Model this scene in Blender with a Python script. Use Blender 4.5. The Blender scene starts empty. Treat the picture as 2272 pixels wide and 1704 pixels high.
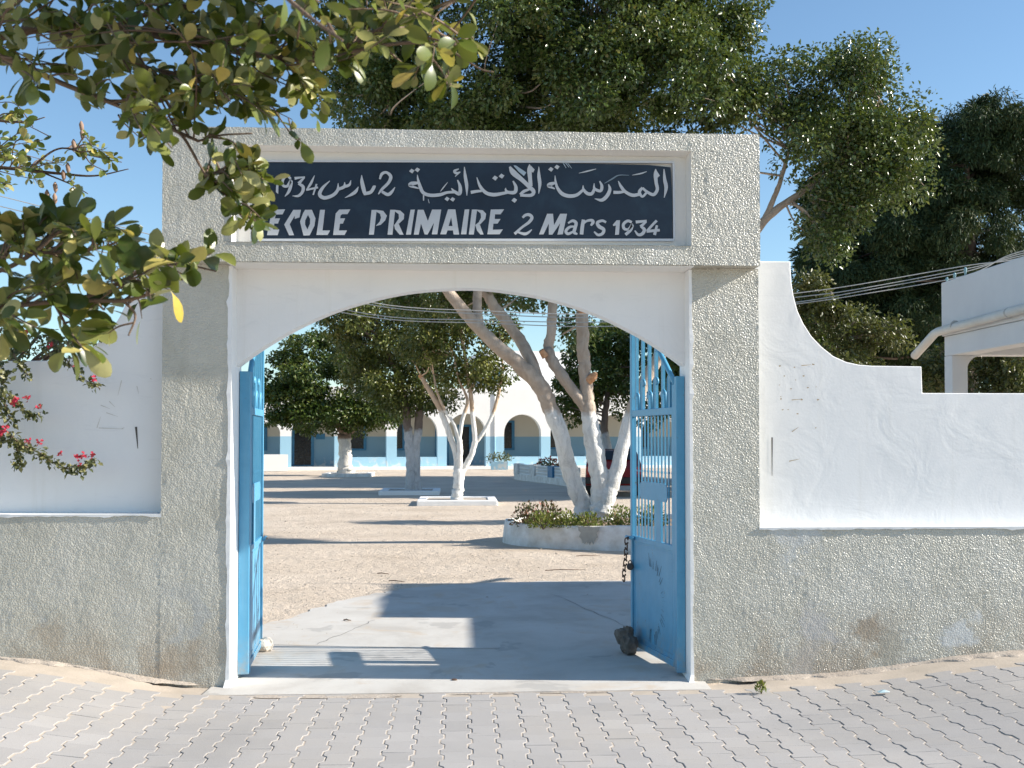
import bpy, bmesh, math, random
import numpy as np
from mathutils import Vector, Matrix, noise

random.seed(7)
rng = np.random.default_rng(11)
scene = bpy.context.scene
C = scene.collection

# ------------------------------------------------------------------ camera
F = 2350.0                       # focal length in pixels of the 2272 px wide photograph
PSI = math.atan(116 / F)         # the camera is turned a little to the right of the gate's normal
PITCH = math.radians(1.5)
SHIFT = (976 - 852 - F * math.tan(PITCH)) / 2272
EYE = Vector((0, 0, 1.59))
cam_data = bpy.data.cameras.new("camera")
cam = bpy.data.objects.new("camera", cam_data)
C.objects.link(cam)
cam.location = EYE
cam.rotation_euler = (math.radians(90) + PITCH, 0, -PSI)
cam_data.sensor_width = 36
cam_data.lens = 36 * F / 2272
cam_data.shift_y = SHIFT
cam_data.clip_start = 0.05
cam_data.clip_end = 3000
cam_data.dof.use_dof = True
cam_data.dof.focus_distance = 8.5
cam_data.dof.aperture_fstop = 9.0
scene.camera = cam

# ------------------------------------------------------------------ sky and sun
SUN_EL = math.radians(28.7)
SUN_AZ = math.radians(5.0)       # the sun stands to the right, this far on the street side of the wall
TO_SUN = Vector((math.cos(SUN_EL) * math.cos(SUN_AZ), -math.cos(SUN_EL) * math.sin(SUN_AZ), math.sin(SUN_EL)))
world = bpy.data.worlds.new("World")
scene.world = world
world.use_nodes = True
wn = world.node_tree.nodes
sky = wn.new("ShaderNodeTexSky")
sky.sky_type = 'NISHITA'
sky.sun_disc = False
sky.sun_elevation = SUN_EL
sky.sun_rotation = math.radians(90) + SUN_AZ
sky.air_density = 1.0
sky.dust_density = 0.25
sky.ozone_density = 2.2
wtint = wn.new("ShaderNodeMix"); wtint.data_type = 'RGBA'; wtint.blend_type = 'MULTIPLY'; wtint.inputs[0].default_value = 1.0
wtint.inputs[7].default_value = (0.94, 1.045, 1.06, 1)      # the camera's cool white balance of the sky
world.node_tree.links.new(sky.outputs[0], wtint.inputs[6])
world.node_tree.links.new(wtint.outputs[2], wn["Background"].inputs[0])
wn["Background"].inputs[1].default_value = 0.097
sun_data = bpy.data.lights.new("sun", 'SUN')
sun_data.energy = 5.0
sun_data.angle = math.radians(0.53)
sun_data.color = (1.0, 0.93, 0.82)
sun = bpy.data.objects.new("sun", sun_data)
C.objects.link(sun)
sun.rotation_euler = TO_SUN.to_track_quat('Z', 'Y').to_euler()
sun.location = (20, -5, 15)
vs = scene.view_settings
vs.view_transform = 'Standard'
vs.look = 'None'
vs.exposure = 0.85
vs.gamma = 1.0
vs.use_curve_mapping = False
scene.cycles.max_bounces = 8
scene.cycles.transparent_max_bounces = 8

# ------------------------------------------------------------------ helpers
_f = Vector((math.sin(PSI) * math.cos(PITCH), math.cos(PSI) * math.cos(PITCH), math.sin(PITCH)))
_r = Vector((math.cos(PSI), -math.sin(PSI), 0))
_u = _r.cross(_f)
_py = 852 + SHIFT * 2272

def ray(px, py):
    return _f + _r * ((px - 1136) / F) + _u * ((_py - py) / F)
def at(px, py, Y):
    """place of a photograph point that stands Y metres in front of the photographer"""
    d = ray(px, py); return EYE + d * (Y / d.y)
def gnd(px, py, z=0.0):
    d = ray(px, py); return EYE + d * ((z - EYE.z) / d.z)
def px_of(p):
    d = Vector(p) - EYE; k = d.dot(_f)
    return 1136 + F * d.dot(_r) / k, _py - F * d.dot(_u) / k, k

class MB:
    """collects shapes that make up ONE mesh object"""
    def __init__(s): s.v = []; s.f = []
    def add(s, vs, fs):
        b = len(s.v); s.v += [tuple(p) for p in vs]; s.f += [tuple(b + i for i in q) for q in fs]; return s
    def box(s, x0, x1, y0, y1, z0, z1):
        return s.add([(x0,y0,z0),(x1,y0,z0),(x1,y1,z0),(x0,y1,z0),(x0,y0,z1),(x1,y0,z1),(x1,y1,z1),(x0,y1,z1)],
                     [(0,3,2,1),(4,5,6,7),(0,1,5,4),(1,2,6,5),(2,3,7,6),(3,0,4,7)])
    def prism(s, pts, y0, y1):
        """outline in x,z pulled from y0 to y1"""
        n = len(pts)
        s.add([(x, y0, z) for x, z in pts] + [(x, y1, z) for x, z in pts],
              [tuple(range(n)), tuple(range(2*n-1, n-1, -1))] + [(i, i+n, (i+1) % n + n, (i+1) % n) for i in range(n)])
        return s
    def slab(s, pts, z0, z1):
        n = len(pts)
        s.add([(x, y, z0) for x, y in pts] + [(x, y, z1) for x, y in pts],
              [tuple(range(n-1, -1, -1)), tuple(range(n, 2*n))] + [(i, (i+1) % n, (i+1) % n + n, i+n) for i in range(n)])
        return s
    def tube(s, pts, rad, seg=8, cap=True):
        pts = [Vector(p) for p in pts]; n = len(pts)
        if not hasattr(rad, '__len__'): rad = [rad] * n
        ref = Vector((0, 0, 1)); vs_ = []; prev = None
        for i, p in enumerate(pts):
            t = (pts[min(i+1, n-1)] - pts[max(i-1, 0)])
            t = t.normalized() if t.length > 1e-9 else Vector((0, 0, 1))
            if prev is None:
                a = t.orthogonal().normalized()
            else:
                a = prev - t * prev.dot(t)
                a = a.normalized() if a.length > 1e-6 else t.orthogonal().normalized()
            prev = a; b = t.cross(a)
            for k in range(seg):
                an = 2 * math.pi * k / seg
                vs_.append(p + (a * math.cos(an) + b * math.sin(an)) * rad[i])
        fs = [(i*seg+k, i*seg+(k+1) % seg, (i+1)*seg+(k+1) % seg, (i+1)*seg+k) for i in range(n-1) for k in range(seg)]
        if cap: fs += [tuple(range(seg-1, -1, -1)), tuple(range((n-1)*seg, n*seg))]
        return s.add(vs_, fs)
    def build(s, name, mat, parent=None, smooth=False, bevel=0.0, nsm=0):
        me = bpy.data.meshes.new(name); me.from_pydata(s.v, [], s.f); me.update()
        if smooth: me.polygons.foreach_set("use_smooth", [True] * len(me.polygons))
        if nsm: me.polygons.foreach_set("use_smooth", [i < nsm for i in range(len(me.polygons))])
        return link(name, me, mat, parent, bevel)

def link(name, me, mat, parent=None, bevel=0.0):
    o = bpy.data.objects.new(name, me); C.objects.link(o)
    if mat is not None and not me.materials: me.materials.append(mat)
    if parent is not None: o.parent = parent
    if bevel:
        b = o.modifiers.new("bevel", 'BEVEL'); b.width = bevel; b.segments = 2; b.limit_method = 'ANGLE'
    return o
def empty(name, loc=(0, 0, 0), rz=0.0):
    o = bpy.data.objects.new(name, None); C.objects.link(o); o.location = loc; o.rotation_euler = (0, 0, rz)
    o.empty_display_size = 0.1; return o
def tag(o, label=None, cat=None, group=None, kind=None):
    if label: o["label"] = label
    if cat: o["category"] = cat
    if group: o["group"] = group
    if kind: o["kind"] = kind
    return o
def smooth_path(pts, n=6):
    """Catmull-Rom through points that may carry extra numbers (radius)"""
    P = [np.array(p, float) for p in pts]; P = [2*P[0]-P[1]] + P + [2*P[-1]-P[-2]]; out = []
    for i in range(1, len(P)-2):
        for k in range(n):
            t = k / n
            out.append(0.5*((2*P[i]) + (-P[i-1]+P[i+1])*t + (2*P[i-1]-5*P[i]+4*P[i+1]-P[i+2])*t*t + (-P[i-1]+3*P[i]-3*P[i+1]+P[i+2])*t**3))
    out.append(P[-2]); return out
def interp(x, xs, ys): return float(np.interp(x, xs, ys))

# ------------------------------------------------------------------ materials
def new_mat(name):
    m = bpy.data.materials.new(name); m.use_nodes = True
    nt = m.node_tree; b = nt.nodes["Principled BSDF"]; return m, nt, b
def N(nt, t, **kw):
    n = nt.nodes.new(t)
    for k, v in kw.items(): setattr(n, k, v)
    return n
def ramp(nt, fac, stops):
    r = N(nt, "ShaderNodeValToRGB"); e = r.color_ramp.elements
    while len(e) > 1: e.remove(e[0])
    e[0].position, e[0].color = stops[0][0], (*stops[0][1], 1)
    for p, c in stops[1:]:
        q = e.new(p); q.color = (*c, 1)
    nt.links.new(fac, r.inputs[0]); return r.outputs[0]
def pos(nt, scale=(1, 1, 1)):
    g = N(nt, "ShaderNodeNewGeometry"); mp = N(nt, "ShaderNodeMapping"); mp.inputs["Scale"].default_value = scale
    nt.links.new(g.outputs["Position"], mp.inputs[0]); return mp.outputs[0]
def nz(nt, vec, scale, detail=4, rough=0.55, dist=0.0):
    n = N(nt, "ShaderNodeTexNoise"); n.inputs["Scale"].default_value = scale; n.inputs["Detail"].default_value = detail
    n.inputs["Roughness"].default_value = rough; n.inputs["Distortion"].default_value = dist
    nt.links.new(vec, n.inputs["Vector"]); return n.outputs["Fac"]
def mix(nt, fac, a, b, mode='MIX'):
    m = N(nt, "ShaderNodeMix", data_type='RGBA', blend_type=mode)
    for k, s in ((0, fac), (6, a), (7, b)):
        if isinstance(s, (int, float)): m.inputs[k].default_value = s
        elif isinstance(s, tuple): m.inputs[k].default_value = (*s, 1)
        else: nt.links.new(s, m.inputs[k])
    return m.outputs[2]
def maprange(nt, v, a, b, c=0.0, d=1.0):
    m = N(nt, "ShaderNodeMapRange"); nt.links.new(v, m.inputs[0])
    for i, x in enumerate((a, b, c, d)): m.inputs[i+1].default_value = x
    return m.outputs[0]
def math_(nt, op, a, b=0.0):
    m = N(nt, "ShaderNodeMath", operation=op)
    for i, s in enumerate((a, b)):
        if isinstance(s, (int, float)): m.inputs[i].default_value = s
        else: nt.links.new(s, m.inputs[i])
    return m.outputs[0]
def bump(nt, b, h, strength, dist):
    n = N(nt, "ShaderNodeBump"); n.inputs["Strength"].default_value = strength; n.inputs["Distance"].default_value = dist
    nt.links.new(h, n.inputs["Height"]); nt.links.new(n.outputs[0], b.inputs["Normal"]); return n
def simple(name, c1, c2=None, scale=6.0, rough=0.6, bs=0.0, bscale=40.0, bdist=0.004, metal=0.0, spec=None, detail=5):
    m, nt, b = new_mat(name); p = pos(nt)
    if c2 is None: c2 = c1
    nt.links.new(ramp(nt, nz(nt, p, scale, detail, 0.6), [(0.3, c1), (0.7, c2)]), b.inputs["Base Color"])
    b.inputs["Roughness"].default_value = rough; b.inputs["Metallic"].default_value = metal
    if spec is not None: b.inputs["Specular IOR Level"].default_value = spec
    if bs: bump(nt, b, nz(nt, p, bscale, 4), bs, bdist)
    return m

M = {}
def zmask(nt):
    g = N(nt, "ShaderNodeNewGeometry"); s = N(nt, "ShaderNodeSeparateXYZ"); nt.links.new(g.outputs["Position"], s.inputs[0]); return s.outputs
# rough-cast plaster painted in a glossy grey
m, nt, b = new_mat("roughcast"); p = pos(nt)
col = ramp(nt, nz(nt, p, 2.2, 6, 0.65, 0.4), [(0.25, (0.43, 0.412, 0.35)), (0.5, (0.55, 0.53, 0.462)), (0.75, (0.63, 0.61, 0.55))])
g1 = nz(nt, p, 190, 3, 0.6)
col = mix(nt, maprange(nt, g1, 0.35, 0.65, 0.0, 0.45), col, (0.40, 0.38, 0.31))
# splashed dirt and flaked patches near the foot
z = zmask(nt)[2]
n2 = nz(nt, p, 3.1, 5, 0.6, 0.6)
foot = math_(nt, 'MULTIPLY', maprange(nt, z, 0.12, 0.52, 1.0, 0.0), maprange(nt, n2, 0.42, 0.6, 0.0, 0.8))
col = mix(nt, foot, col, (0.36, 0.30, 0.23))
n3 = nz(nt, p, 2.6, 4, 0.55, 1.0)
fl = math_(nt, 'MULTIPLY', maprange(nt, z, 0.55, 0.75, 1.0, 0.0), maprange(nt, n3, 0.62, 0.66, 0.0, 0.75))
col = mix(nt, fl, col, (0.42, 0.42, 0.40))
# rain streaks and worn blotches
st_ = nz(nt, pos(nt, (9, 9, 0.5)), 1.0, 5, 0.6); col = mix(nt, maprange(nt, st_, 0.55, 0.75, 0.0, 0.35), col, (0.38, 0.35, 0.28))
bl = nz(nt, p, 0.9, 7, 0.7, 0.8); col = mix(nt, maprange(nt, bl, 0.5, 0.68, 0.0, 0.35), col, (0.60, 0.595, 0.56))
fade = None
def blotch(px, py, r, c, amt, soft=0.5):
    global col, fade
    q = at(px, py, 6.93); vm = N(nt, "ShaderNodeVectorMath", operation='DISTANCE')
    nzc = N(nt, "ShaderNodeTexNoise"); nzc.inputs["Scale"].default_value = 5; nzc.inputs["Detail"].default_value = 7; nzc.inputs["Roughness"].default_value = 0.68; nt.links.new(p, nzc.inputs["Vector"])
    ad = N(nt, "ShaderNodeMix", data_type='RGBA', blend_type='ADD'); ad.inputs[0].default_value = r*4.0
    nt.links.new(p, ad.inputs[6]); nt.links.new(nzc.outputs["Color"], ad.inputs[7]); nt.links.new(ad.outputs[2], vm.inputs[0])
    vm.inputs[1].default_value = (q.x + r*2.0, q.y + r*2.0, q.z + r*2.0)
    f = maprange(nt, vm.outputs["Value"], r*soft, r, amt, 0.0); col = mix(nt, f, col, c)
    fade = f if fade is None else math_(nt, 'MAXIMUM', fade, f)
blotch(1925, 1405, 0.17, (0.33, 0.25, 0.175), 0.75); blotch(1985, 1440, 0.14, (0.36, 0.33, 0.27), 0.7)
blotch(2140, 1400, 0.17, (0.62, 0.63, 0.63), 0.8); blotch(1800, 1400, 0.16, (0.50, 0.48, 0.47), 0.7)
blotch(1775, 1465, 0.13, (0.46, 0.42, 0.38), 0.7); blotch(2040, 1480, 0.09, (0.34, 0.33, 0.31), 0.9); blotch(1760, 1190, 0.2, (0.60, 0.61, 0.62), 0.5)
blotch(400, 1470, 0.16, (0.36, 0.29, 0.215), 0.6); blotch(120, 1405, 0.15, (0.37, 0.31, 0.235), 0.6); blotch(1445, 575, 0.07, (0.64, 0.64, 0.66), 0.6)
nt.links.new(col, b.inputs["Base Color"])
b.inputs["Roughness"].default_value = 0.28
b.inputs["Specular IOR Level"].default_value = 0.75
v = N(nt, "ShaderNodeTexVoronoi"); v.inputs["Scale"].default_value = 84; nt.links.new(p, v.inputs["Vector"])
h = math_(nt, 'ADD', math_(nt, 'MULTIPLY', v.outputs["Distance"], -0.9), nz(nt, p, 95, 4, 0.65, 0.6))
h = math_(nt, 'MULTIPLY', h, math_(nt, 'SUBTRACT', 1.0, math_(nt, 'MULTIPLY', math_(nt, 'MAXIMUM', fl, fade), 0.75)))
bump(nt, b, h, 1.0, 0.0050)
M['roughcast'] = m
# whitewashed smooth plaster
m, nt, b = new_mat("white_plaster"); p = pos(nt)
col = ramp(nt, nz(nt, p, 1.4, 6, 0.6, 0.5), [(0.3, (0.80, 0.80, 0.80)), (0.7, (0.86, 0.855, 0.85))])
col = mix(nt, maprange(nt, nz(nt, p, 14, 5, 0.7), 0.66, 0.8, 0.0, 0.35), col, (0.62, 0.58, 0.5))
col = mix(nt, maprange(nt, nz(nt, pos(nt, (11, 11, 0.45)), 1.0, 6, 0.65), 0.56, 0.74, 0.0, 0.3), col, (0.66, 0.64, 0.59))
col = mix(nt, maprange(nt, nz(nt, pos(nt, (1.2, 1.2, 6)), 3.0, 5, 0.65, 0.8), 0.60, 0.66, 0.0, 0.22), col, (0.70, 0.70, 0.71))
nt.links.new(col, b.inputs["Base Color"]); b.inputs["Roughness"].default_value = 0.75
h = math_(nt, 'ADD', nz(nt, p, 3.0, 3, 0.5, 1.5), math_(nt, 'MULTIPLY', nz(nt, p, 60, 3), 0.12))
bump(nt, b, h, 0.35, 0.012)
M['white'] = m
M['beige_white'] = simple("cream_plaster", (0.76, 0.74, 0.69), (0.82, 0.80, 0.77), 1.2, 0.75, 0.2, 20, 0.006)
M['frame_grey'] = simple("sign_border_paint", (0.55, 0.58, 0.62), (0.62, 0.64, 0.66), 8, 0.5, 0.1, 60)
# sign paint
m, nt, b = new_mat("navy_sign_paint"); p = pos(nt)
col = ramp(nt, nz(nt, p, 5, 5, 0.6, 0.3), [(0.3, (0.006, 0.015, 0.031)), (0.55, (0.009, 0.022, 0.043)), (0.75, (0.017, 0.038, 0.062))])
nt.links.new(col, b.inputs["Base Color"]); b.inputs["Roughness"].default_value = 0.45; M['navy'] = m
M['letter'] = simple("letter_paint", (0.50, 0.52, 0.55), (0.56, 0.58, 0.60), 9, 0.6)
M['letter2'] = simple("letter_repair_paint", (0.36, 0.45, 0.52), (0.42, 0.5, 0.56), 9, 0.6)
M['letter3'] = simple("faint_brush_paint", (0.16, 0.22, 0.27), (0.22, 0.28, 0.32), 9, 0.6)
# blue gate paint
m, nt, b = new_mat("blue_gate_paint"); p = pos(nt)
col = ramp(nt, nz(nt, p, 7, 5, 0.65), [(0.3, (0.068, 0.285, 0.475)), (0.7, (0.095, 0.338, 0.54))])
col = mix(nt, maprange(nt, nz(nt, p, 24, 6, 0.72), 0.64, 0.70, 0.0, 0.75), col, (0.13, 0.10, 0.08))
col = mix(nt, maprange(nt, nz(nt, pos(nt, (14, 14, 1.2)), 1.0, 5, 0.65), 0.5, 0.72, 0.0, 0.45), col, (0.16, 0.36, 0.50))
zg = zmask(nt)[2]; col = mix(nt, math_(nt, 'MULTIPLY', maprange(nt, zg, 0.05, 0.30, 1.0, 0.0), maprange(nt, nz(nt, p, 11, 5, 0.65), 0.4, 0.62, 0.0, 0.6)), col, (0.30, 0.26, 0.20))
nt.links.new(col, b.inputs["Base Color"]); b.inputs["Roughness"].default_value = 0.4
bump(nt, b, nz(nt, p, 30, 4), 0.15, 0.004); M['blue'] = m
M['chip'] = simple("scratched_paint", (0.012, 0.03, 0.06), (0.03, 0.05, 0.08), 40, 0.7)
M['rust'] = simple("rusty_iron", (0.05, 0.032, 0.022), (0.13, 0.07, 0.04), 60, 0.7, 0.4, 90, 0.002)
M['iron'] = simple("dark_iron", (0.03, 0.03, 0.032), (0.06, 0.05, 0.045), 50, 0.5)
# ground
m, nt, b = new_mat("sand"); p = pos(nt)
col = ramp(nt, nz(nt, p, 0.8, 7, 0.62, 0.3), [(0.28, (0.50, 0.405, 0.315)), (0.5, (0.60, 0.50, 0.40)), (0.72, (0.67, 0.565, 0.46))])
sp = math_(nt, 'MULTIPLY', maprange(nt, nz(nt, p, 22, 5, 0.7, 0.5), 0.58, 0.72, 0.0, 1.0), maprange(nt, nz(nt, p, 1.1, 3), 0.42, 0.62, 0.10, 0.55))
col = mix(nt, sp, col, (0.36, 0.275, 0.20))
pk = nz(nt, pos(nt, (0.35, 1.4, 1)), 0.9, 6, 0.62, 0.8); col = mix(nt, maprange(nt, pk, 0.54, 0.68, 0.0, 0.45), col, (0.49, 0.415, 0.335))
nt.links.new(col, b.inputs["Base Color"]); b.inputs["Roughness"].default_value = 0.95
h = math_(nt, 'ADD', math_(nt, 'MULTIPLY', nz(nt, p, 5.5, 6, 0.65, 0.6), 1.0), math_(nt, 'MULTIPLY', nz(nt, p, 45, 4, 0.7), 0.35))
bump(nt, b, h, 0.8, 0.07); M['sand'] = m
m, nt, b = new_mat("concrete_slab"); p = pos(nt)
col = ramp(nt, nz(nt, p, 1.3, 7, 0.65, 0.4), [(0.28, (0.41, 0.38, 0.345)), (0.5, (0.525, 0.50, 0.465)), (0.75, (0.60, 0.58, 0.55))])
col = mix(nt, maprange(nt, nz(nt, p, 2.1, 6, 0.6, 1.0), 0.55, 0.68, 0.0, 0.75), col, (0.50, 0.42, 0.335))
col = mix(nt, maprange(nt, nz(nt, p, 1.7, 4, 0.6, 0.4), 0.60, 0.63, 0.0, 0.6), col, (0.36, 0.345, 0.325))
nt.links.new(col, b.inputs["Base Color"]); b.inputs["Roughness"].default_value = 0.85
bump(nt, b, nz(nt, pos(nt, (3, 14, 3)), 7, 5), 0.25, 0.01); M['concrete'] = m
m, nt, b = new_mat("paver_concrete"); p = pos(nt)
oi = N(nt, "ShaderNodeObjectInfo")
col = ramp(nt, oi.outputs["Random"], [(0.0, (0.325, 0.31, 0.302)), (0.12, (0.358, 0.342, 0.334)), (0.9, (0.384, 0.367, 0.358)), (1.0, (0.41, 0.392, 0.38))])
col = mix(nt, maprange(nt, nz(nt, p, 1.0, 6, 0.65, 0.5), 0.45, 0.7, 0.0, 0.55), col, (0.40, 0.365, 0.325))
col = mix(nt, maprange(nt, nz(nt, p, 0.55, 5, 0.6, 0.8), 0.5, 0.66, 0.0, 0.5), col, (0.285, 0.275, 0.27))
col = mix(nt, maprange(nt, nz(nt, p, 16, 5, 0.7, 0.8), 0.64, 0.72, 0.0, 0.6), col, (0.24, 0.225, 0.21))
col = mix(nt, maprange(nt, nz(nt, p, 130, 3, 0.7), 0.52, 0.75, 0.0, 0.4), col, (0.30, 0.285, 0.27))
nt.links.new(col, b.inputs["Base Color"]); b.inputs["Roughness"].default_value = 0.85
bump(nt, b, nz(nt, p, 120, 4, 0.7), 0.3, 0.003); M['paver'] = m
M['jointsand'] = simple("joint_sand", (0.40, 0.345, 0.285), (0.50, 0.43, 0.36), 5, 0.95, 0.4, 60, 0.004)
M['dirt'] = simple("drifted_sand", (0.37, 0.315, 0.265), (0.47, 0.41, 0.35), 9, 0.95, 0.6, 50, 0.012)
# bark
def bark(name, lo, hi, wash=None, wash_z=2.0, washcol=(0.78, 0.77, 0.74)):
    m, nt, b = new_mat(name); p = pos(nt, (1, 1, 0.45))
    col = ramp(nt, nz(nt, p, 7, 6, 0.65, 0.6), [(0.3, lo), (0.7, hi)])
    if wash:
        zz = math_(nt, 'ADD', zmask(nt)[2], math_(nt, 'MULTIPLY', nz(nt, pos(nt), 5, 4), 0.35))
        wc = ramp(nt, nz(nt, p, 9, 7, 0.72, 0.8), [(0.26, (0.34, 0.27, 0.21)), (0.36, tuple(0.72*c for c in washcol)), (0.55, washcol)])
        col = mix(nt, maprange(nt, zz, wash_z + 0.12, wash_z + 0.22, 1.0, 0.0), col, wc)
    nt.links.new(col, b.inputs["Base Color"]); b.inputs["Roughness"].default_value = 0.85
    h = math_(nt, 'ADD', nz(nt, pos(nt, (1, 1, 0.35)), 30, 5, 0.65), math_(nt, 'MULTIPLY', nz(nt, pos(nt, (1, 1, 2.2)), 6, 4, 0.6, 0.7), 1.4)); bump(nt, b, h, 0.7, 0.02); return m
M['bark_big'] = bark("whitewashed_fig_bark", (0.34, 0.26, 0.20), (0.52, 0.43, 0.35), True, 2.0)
M['bark_pale'] = bark("pale_peeling_bark", (0.42, 0.29, 0.19), (0.60, 0.47, 0.36), True, 2.3)
M['bark_dark'] = bark("grey_trunk_bark", (0.14, 0.10, 0.08), (0.23, 0.18, 0.15), True, 1.9, (0.55, 0.54, 0.54))
M['bark_round'] = bark("clipped_tree_bark", (0.20, 0.13, 0.09), (0.30, 0.21, 0.15), True, 1.65, (0.66, 0.63, 0.58))
M['bark'] = bark("twig_bark", (0.10, 0.065, 0.045), (0.20, 0.14, 0.10))
M['cutwood'] = simple("fresh_cut_wood", (0.45, 0.20, 0.09), (0.62, 0.36, 0.20), 20, 0.8)
# leaves: every leaf face carries its own tint
def leafmat(name, stops, rough=0.35, trans=0.25, spec=0.5):
    m, nt, b = new_mat(name); a = N(nt, "ShaderNodeAttribute"); a.attribute_name = "tint"
    col = ramp(nt, a.outputs["Fac"], stops); nt.links.new(col, b.inputs["Base Color"])
    b.inputs["Roughness"].default_value = rough; b.inputs["Specular IOR Level"].default_value = spec
    t = N(nt, "ShaderNodeBsdfTranslucent"); nt.links.new(mix(nt, 0.5, col, (0.20, 0.24, 0.03)), t.inputs["Color"])
    ms = N(nt, "ShaderNodeMixShader"); ms.inputs[0].default_value = trans
    nt.links.new(b.outputs[0], ms.inputs[1]); nt.links.new(t.outputs[0], ms.inputs[2])
    nt.links.new(ms.outputs[0], nt.nodes["Material Output"].inputs[0]); return m
M['leaf_fig'] = leafmat("fig_leaf", [(0, (0.03, 0.062, 0.015)), (0.6, (0.08, 0.125, 0.03)), (0.9, (0.15, 0.17, 0.045)), (1, (0.27, 0.23, 0.07))], 0.30, 0.2, 0.65)
M['leaf_round'] = leafmat("clipped_leaf", [(0, (0.02, 0.046, 0.008)), (0.6, (0.062, 0.105, 0.016)), (1, (0.19, 0.20, 0.04))], 0.4, 0.2)
M['leaf_yard'] = leafmat("yard_leaf", [(0, (0.04, 0.06, 0.012)), (0.6, (0.11, 0.13, 0.026)), (1, (0.27, 0.25, 0.07))], 0.35, 0.2)
M['leaf_dark'] = leafmat("dark_needle_leaf", [(0, (0.015, 0.036, 0.014)), (0.7, (0.04, 0.07, 0.026)), (1, (0.12, 0.125, 0.045))], 0.55, 0.08, 0.3)
M['leaf_bush'] = leafmat("bush_leaf", [(0, (0.04, 0.055, 0.018)), (0.6, (0.09, 0.10, 0.03)), (1, (0.20, 0.18, 0.06))], 0.4, 0.25)
M['leaf_boug'] = leafmat("vine_leaf", [(0, (0.045, 0.06, 0.022)), (0.5, (0.11, 0.12, 0.045)), (1, (0.30, 0.28, 0.13))], 0.45, 0.3)
M['petal'] = leafmat("pink_bract", [(0, (0.42, 0.02, 0.06)), (1, (0.62, 0.06, 0.12))], 0.6, 0.35, 0.2)
M['herb'] = leafmat("bed_leaf", [(0, (0.08, 0.11, 0.025)), (0.5, (0.19, 0.24, 0.05)), (0.85, (0.30, 0.32, 0.09)), (1, (0.40, 0.24, 0.11))], 0.6, 0.3, 0.3)
M['rose'] = leafmat("rose_leaf", [(0, (0.05, 0.055, 0.025)), (0.5, (0.10, 0.11, 0.04)), (0.8, (0.20, 0.10, 0.07)), (1, (0.50, 0.16, 0.12))], 0.6, 0.25, 0.3)
# near leaves: one object each, tint from the object
def near_leaf(name, attr):
    m, nt, b = new_mat(name)
    if attr: a = N(nt, "ShaderNodeAttribute"); a.attribute_name = "tint"; fac = a.outputs["Fac"]
    else: fac = N(nt, "ShaderNodeObjectInfo").outputs["Random"]
    col = ramp(nt, fac, [(0.0, (0.022, 0.042, 0.008)), (0.28, (0.058, 0.088, 0.014)), (0.55, (0.125, 0.155, 0.028)), (0.75, (0.24, 0.25, 0.085)), (0.9, (0.37, 0.35, 0.16)), (1.0, (0.50, 0.38, 0.06))])  # pale end of the tints also carries the leaves' glossy sheen as colour
    col = mix(nt, maprange(nt, nz(nt, pos(nt), 60, 3), 0.5, 0.8, 0, 0.35), col, (0.12, 0.09, 0.04))
    nt.links.new(col, b.inputs["Base Color"]); b.inputs["Roughness"].default_value = 0.34
    t = N(nt, "ShaderNodeBsdfTranslucent"); nt.links.new(mix(nt, 0.5, col, (0.32, 0.38, 0.03)), t.inputs["Color"])
    ms = N(nt, "ShaderNodeMixShader"); ms.inputs[0].default_value = 0.22
    nt.links.new(b.outputs[0], ms.inputs[1]); nt.links.new(t.outputs[0], ms.inputs[2])
    nt.links.new(ms.outputs[0], nt.nodes["Material Output"].inputs[0]); return m
M['near_leaf'] = near_leaf("broad_leaf", False)
M['near_leaf_mass'] = near_leaf("broad_leaf_mass", True)
# school building
def twotone(name, top, low, zline):
    m, nt, b = new_mat(name); p = pos(nt); z = zmask(nt)[2]
    n = nz(nt, p, 1.2, 5, 0.6)
    c1 = mix(nt, maprange(nt, n, 0.35, 0.7, 0, 0.5), top, tuple(0.9*c for c in top))
    c2 = mix(nt, maprange(nt, n, 0.35, 0.7, 0, 0.5), low, tuple(0.92*c for c in low))
    col = mix(nt, maprange(nt, z, zline-0.01, zline+0.01), c2, c1)
    fl = math_(nt, 'MULTIPLY', maprange(nt, z, 0.1, 0.75, 1.0, 0.0), maprange(nt, nz(nt, p, 2.3, 6, 0.65, 0.6), 0.52, 0.60, 0, 0.8))
    col = mix(nt, fl, col, (0.70, 0.67, 0.62))
    nt.links.new(col, b.inputs["Base Color"]); b.inputs["Roughness"].default_value = 0.8; return m
M['school'] = twotone("arcade_paint", (0.84, 0.83, 0.81), (0.34, 0.57, 0.72), 1.78)
M['school_in'] = twotone("gallery_paint_and_shade", (0.62, 0.57, 0.48), (0.24, 0.40, 0.52), 1.78)  # cream above; arcade blue below, darkened for the gallery's shade
M['school_white'] = simple("school_white", (0.80, 0.795, 0.78), (0.85, 0.84, 0.82), 0.8, 0.8)
M['dark_room'] = simple("dark_glass", (0.008, 0.010, 0.014), (0.015, 0.018, 0.022), 3, 0.2)
M['door_blue'] = simple("blue_joinery", (0.03, 0.16, 0.30), (0.05, 0.21, 0.37), 5, 0.45)
M['pale_wall'] = simple("weathered_whitewash", (0.60, 0.55, 0.49), (0.86, 0.84, 0.81), 5, 0.85, 0.5, 18, 0.02, detail=7)
M['patch'] = simple("cement_patch", (0.33, 0.32, 0.29), (0.42, 0.41, 0.37), 12, 0.85, 0.4, 30, 0.01)
M['soil'] = simple("bed_soil", (0.20, 0.14, 0.09), (0.32, 0.24, 0.17), 12, 0.95, 0.6, 30, 0.02)
M['guard'] = simple("guardhouse_plaster", (0.62, 0.62, 0.63), (0.70, 0.70, 0.70), 1.5, 0.8, 0.2, 30, 0.006)
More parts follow.
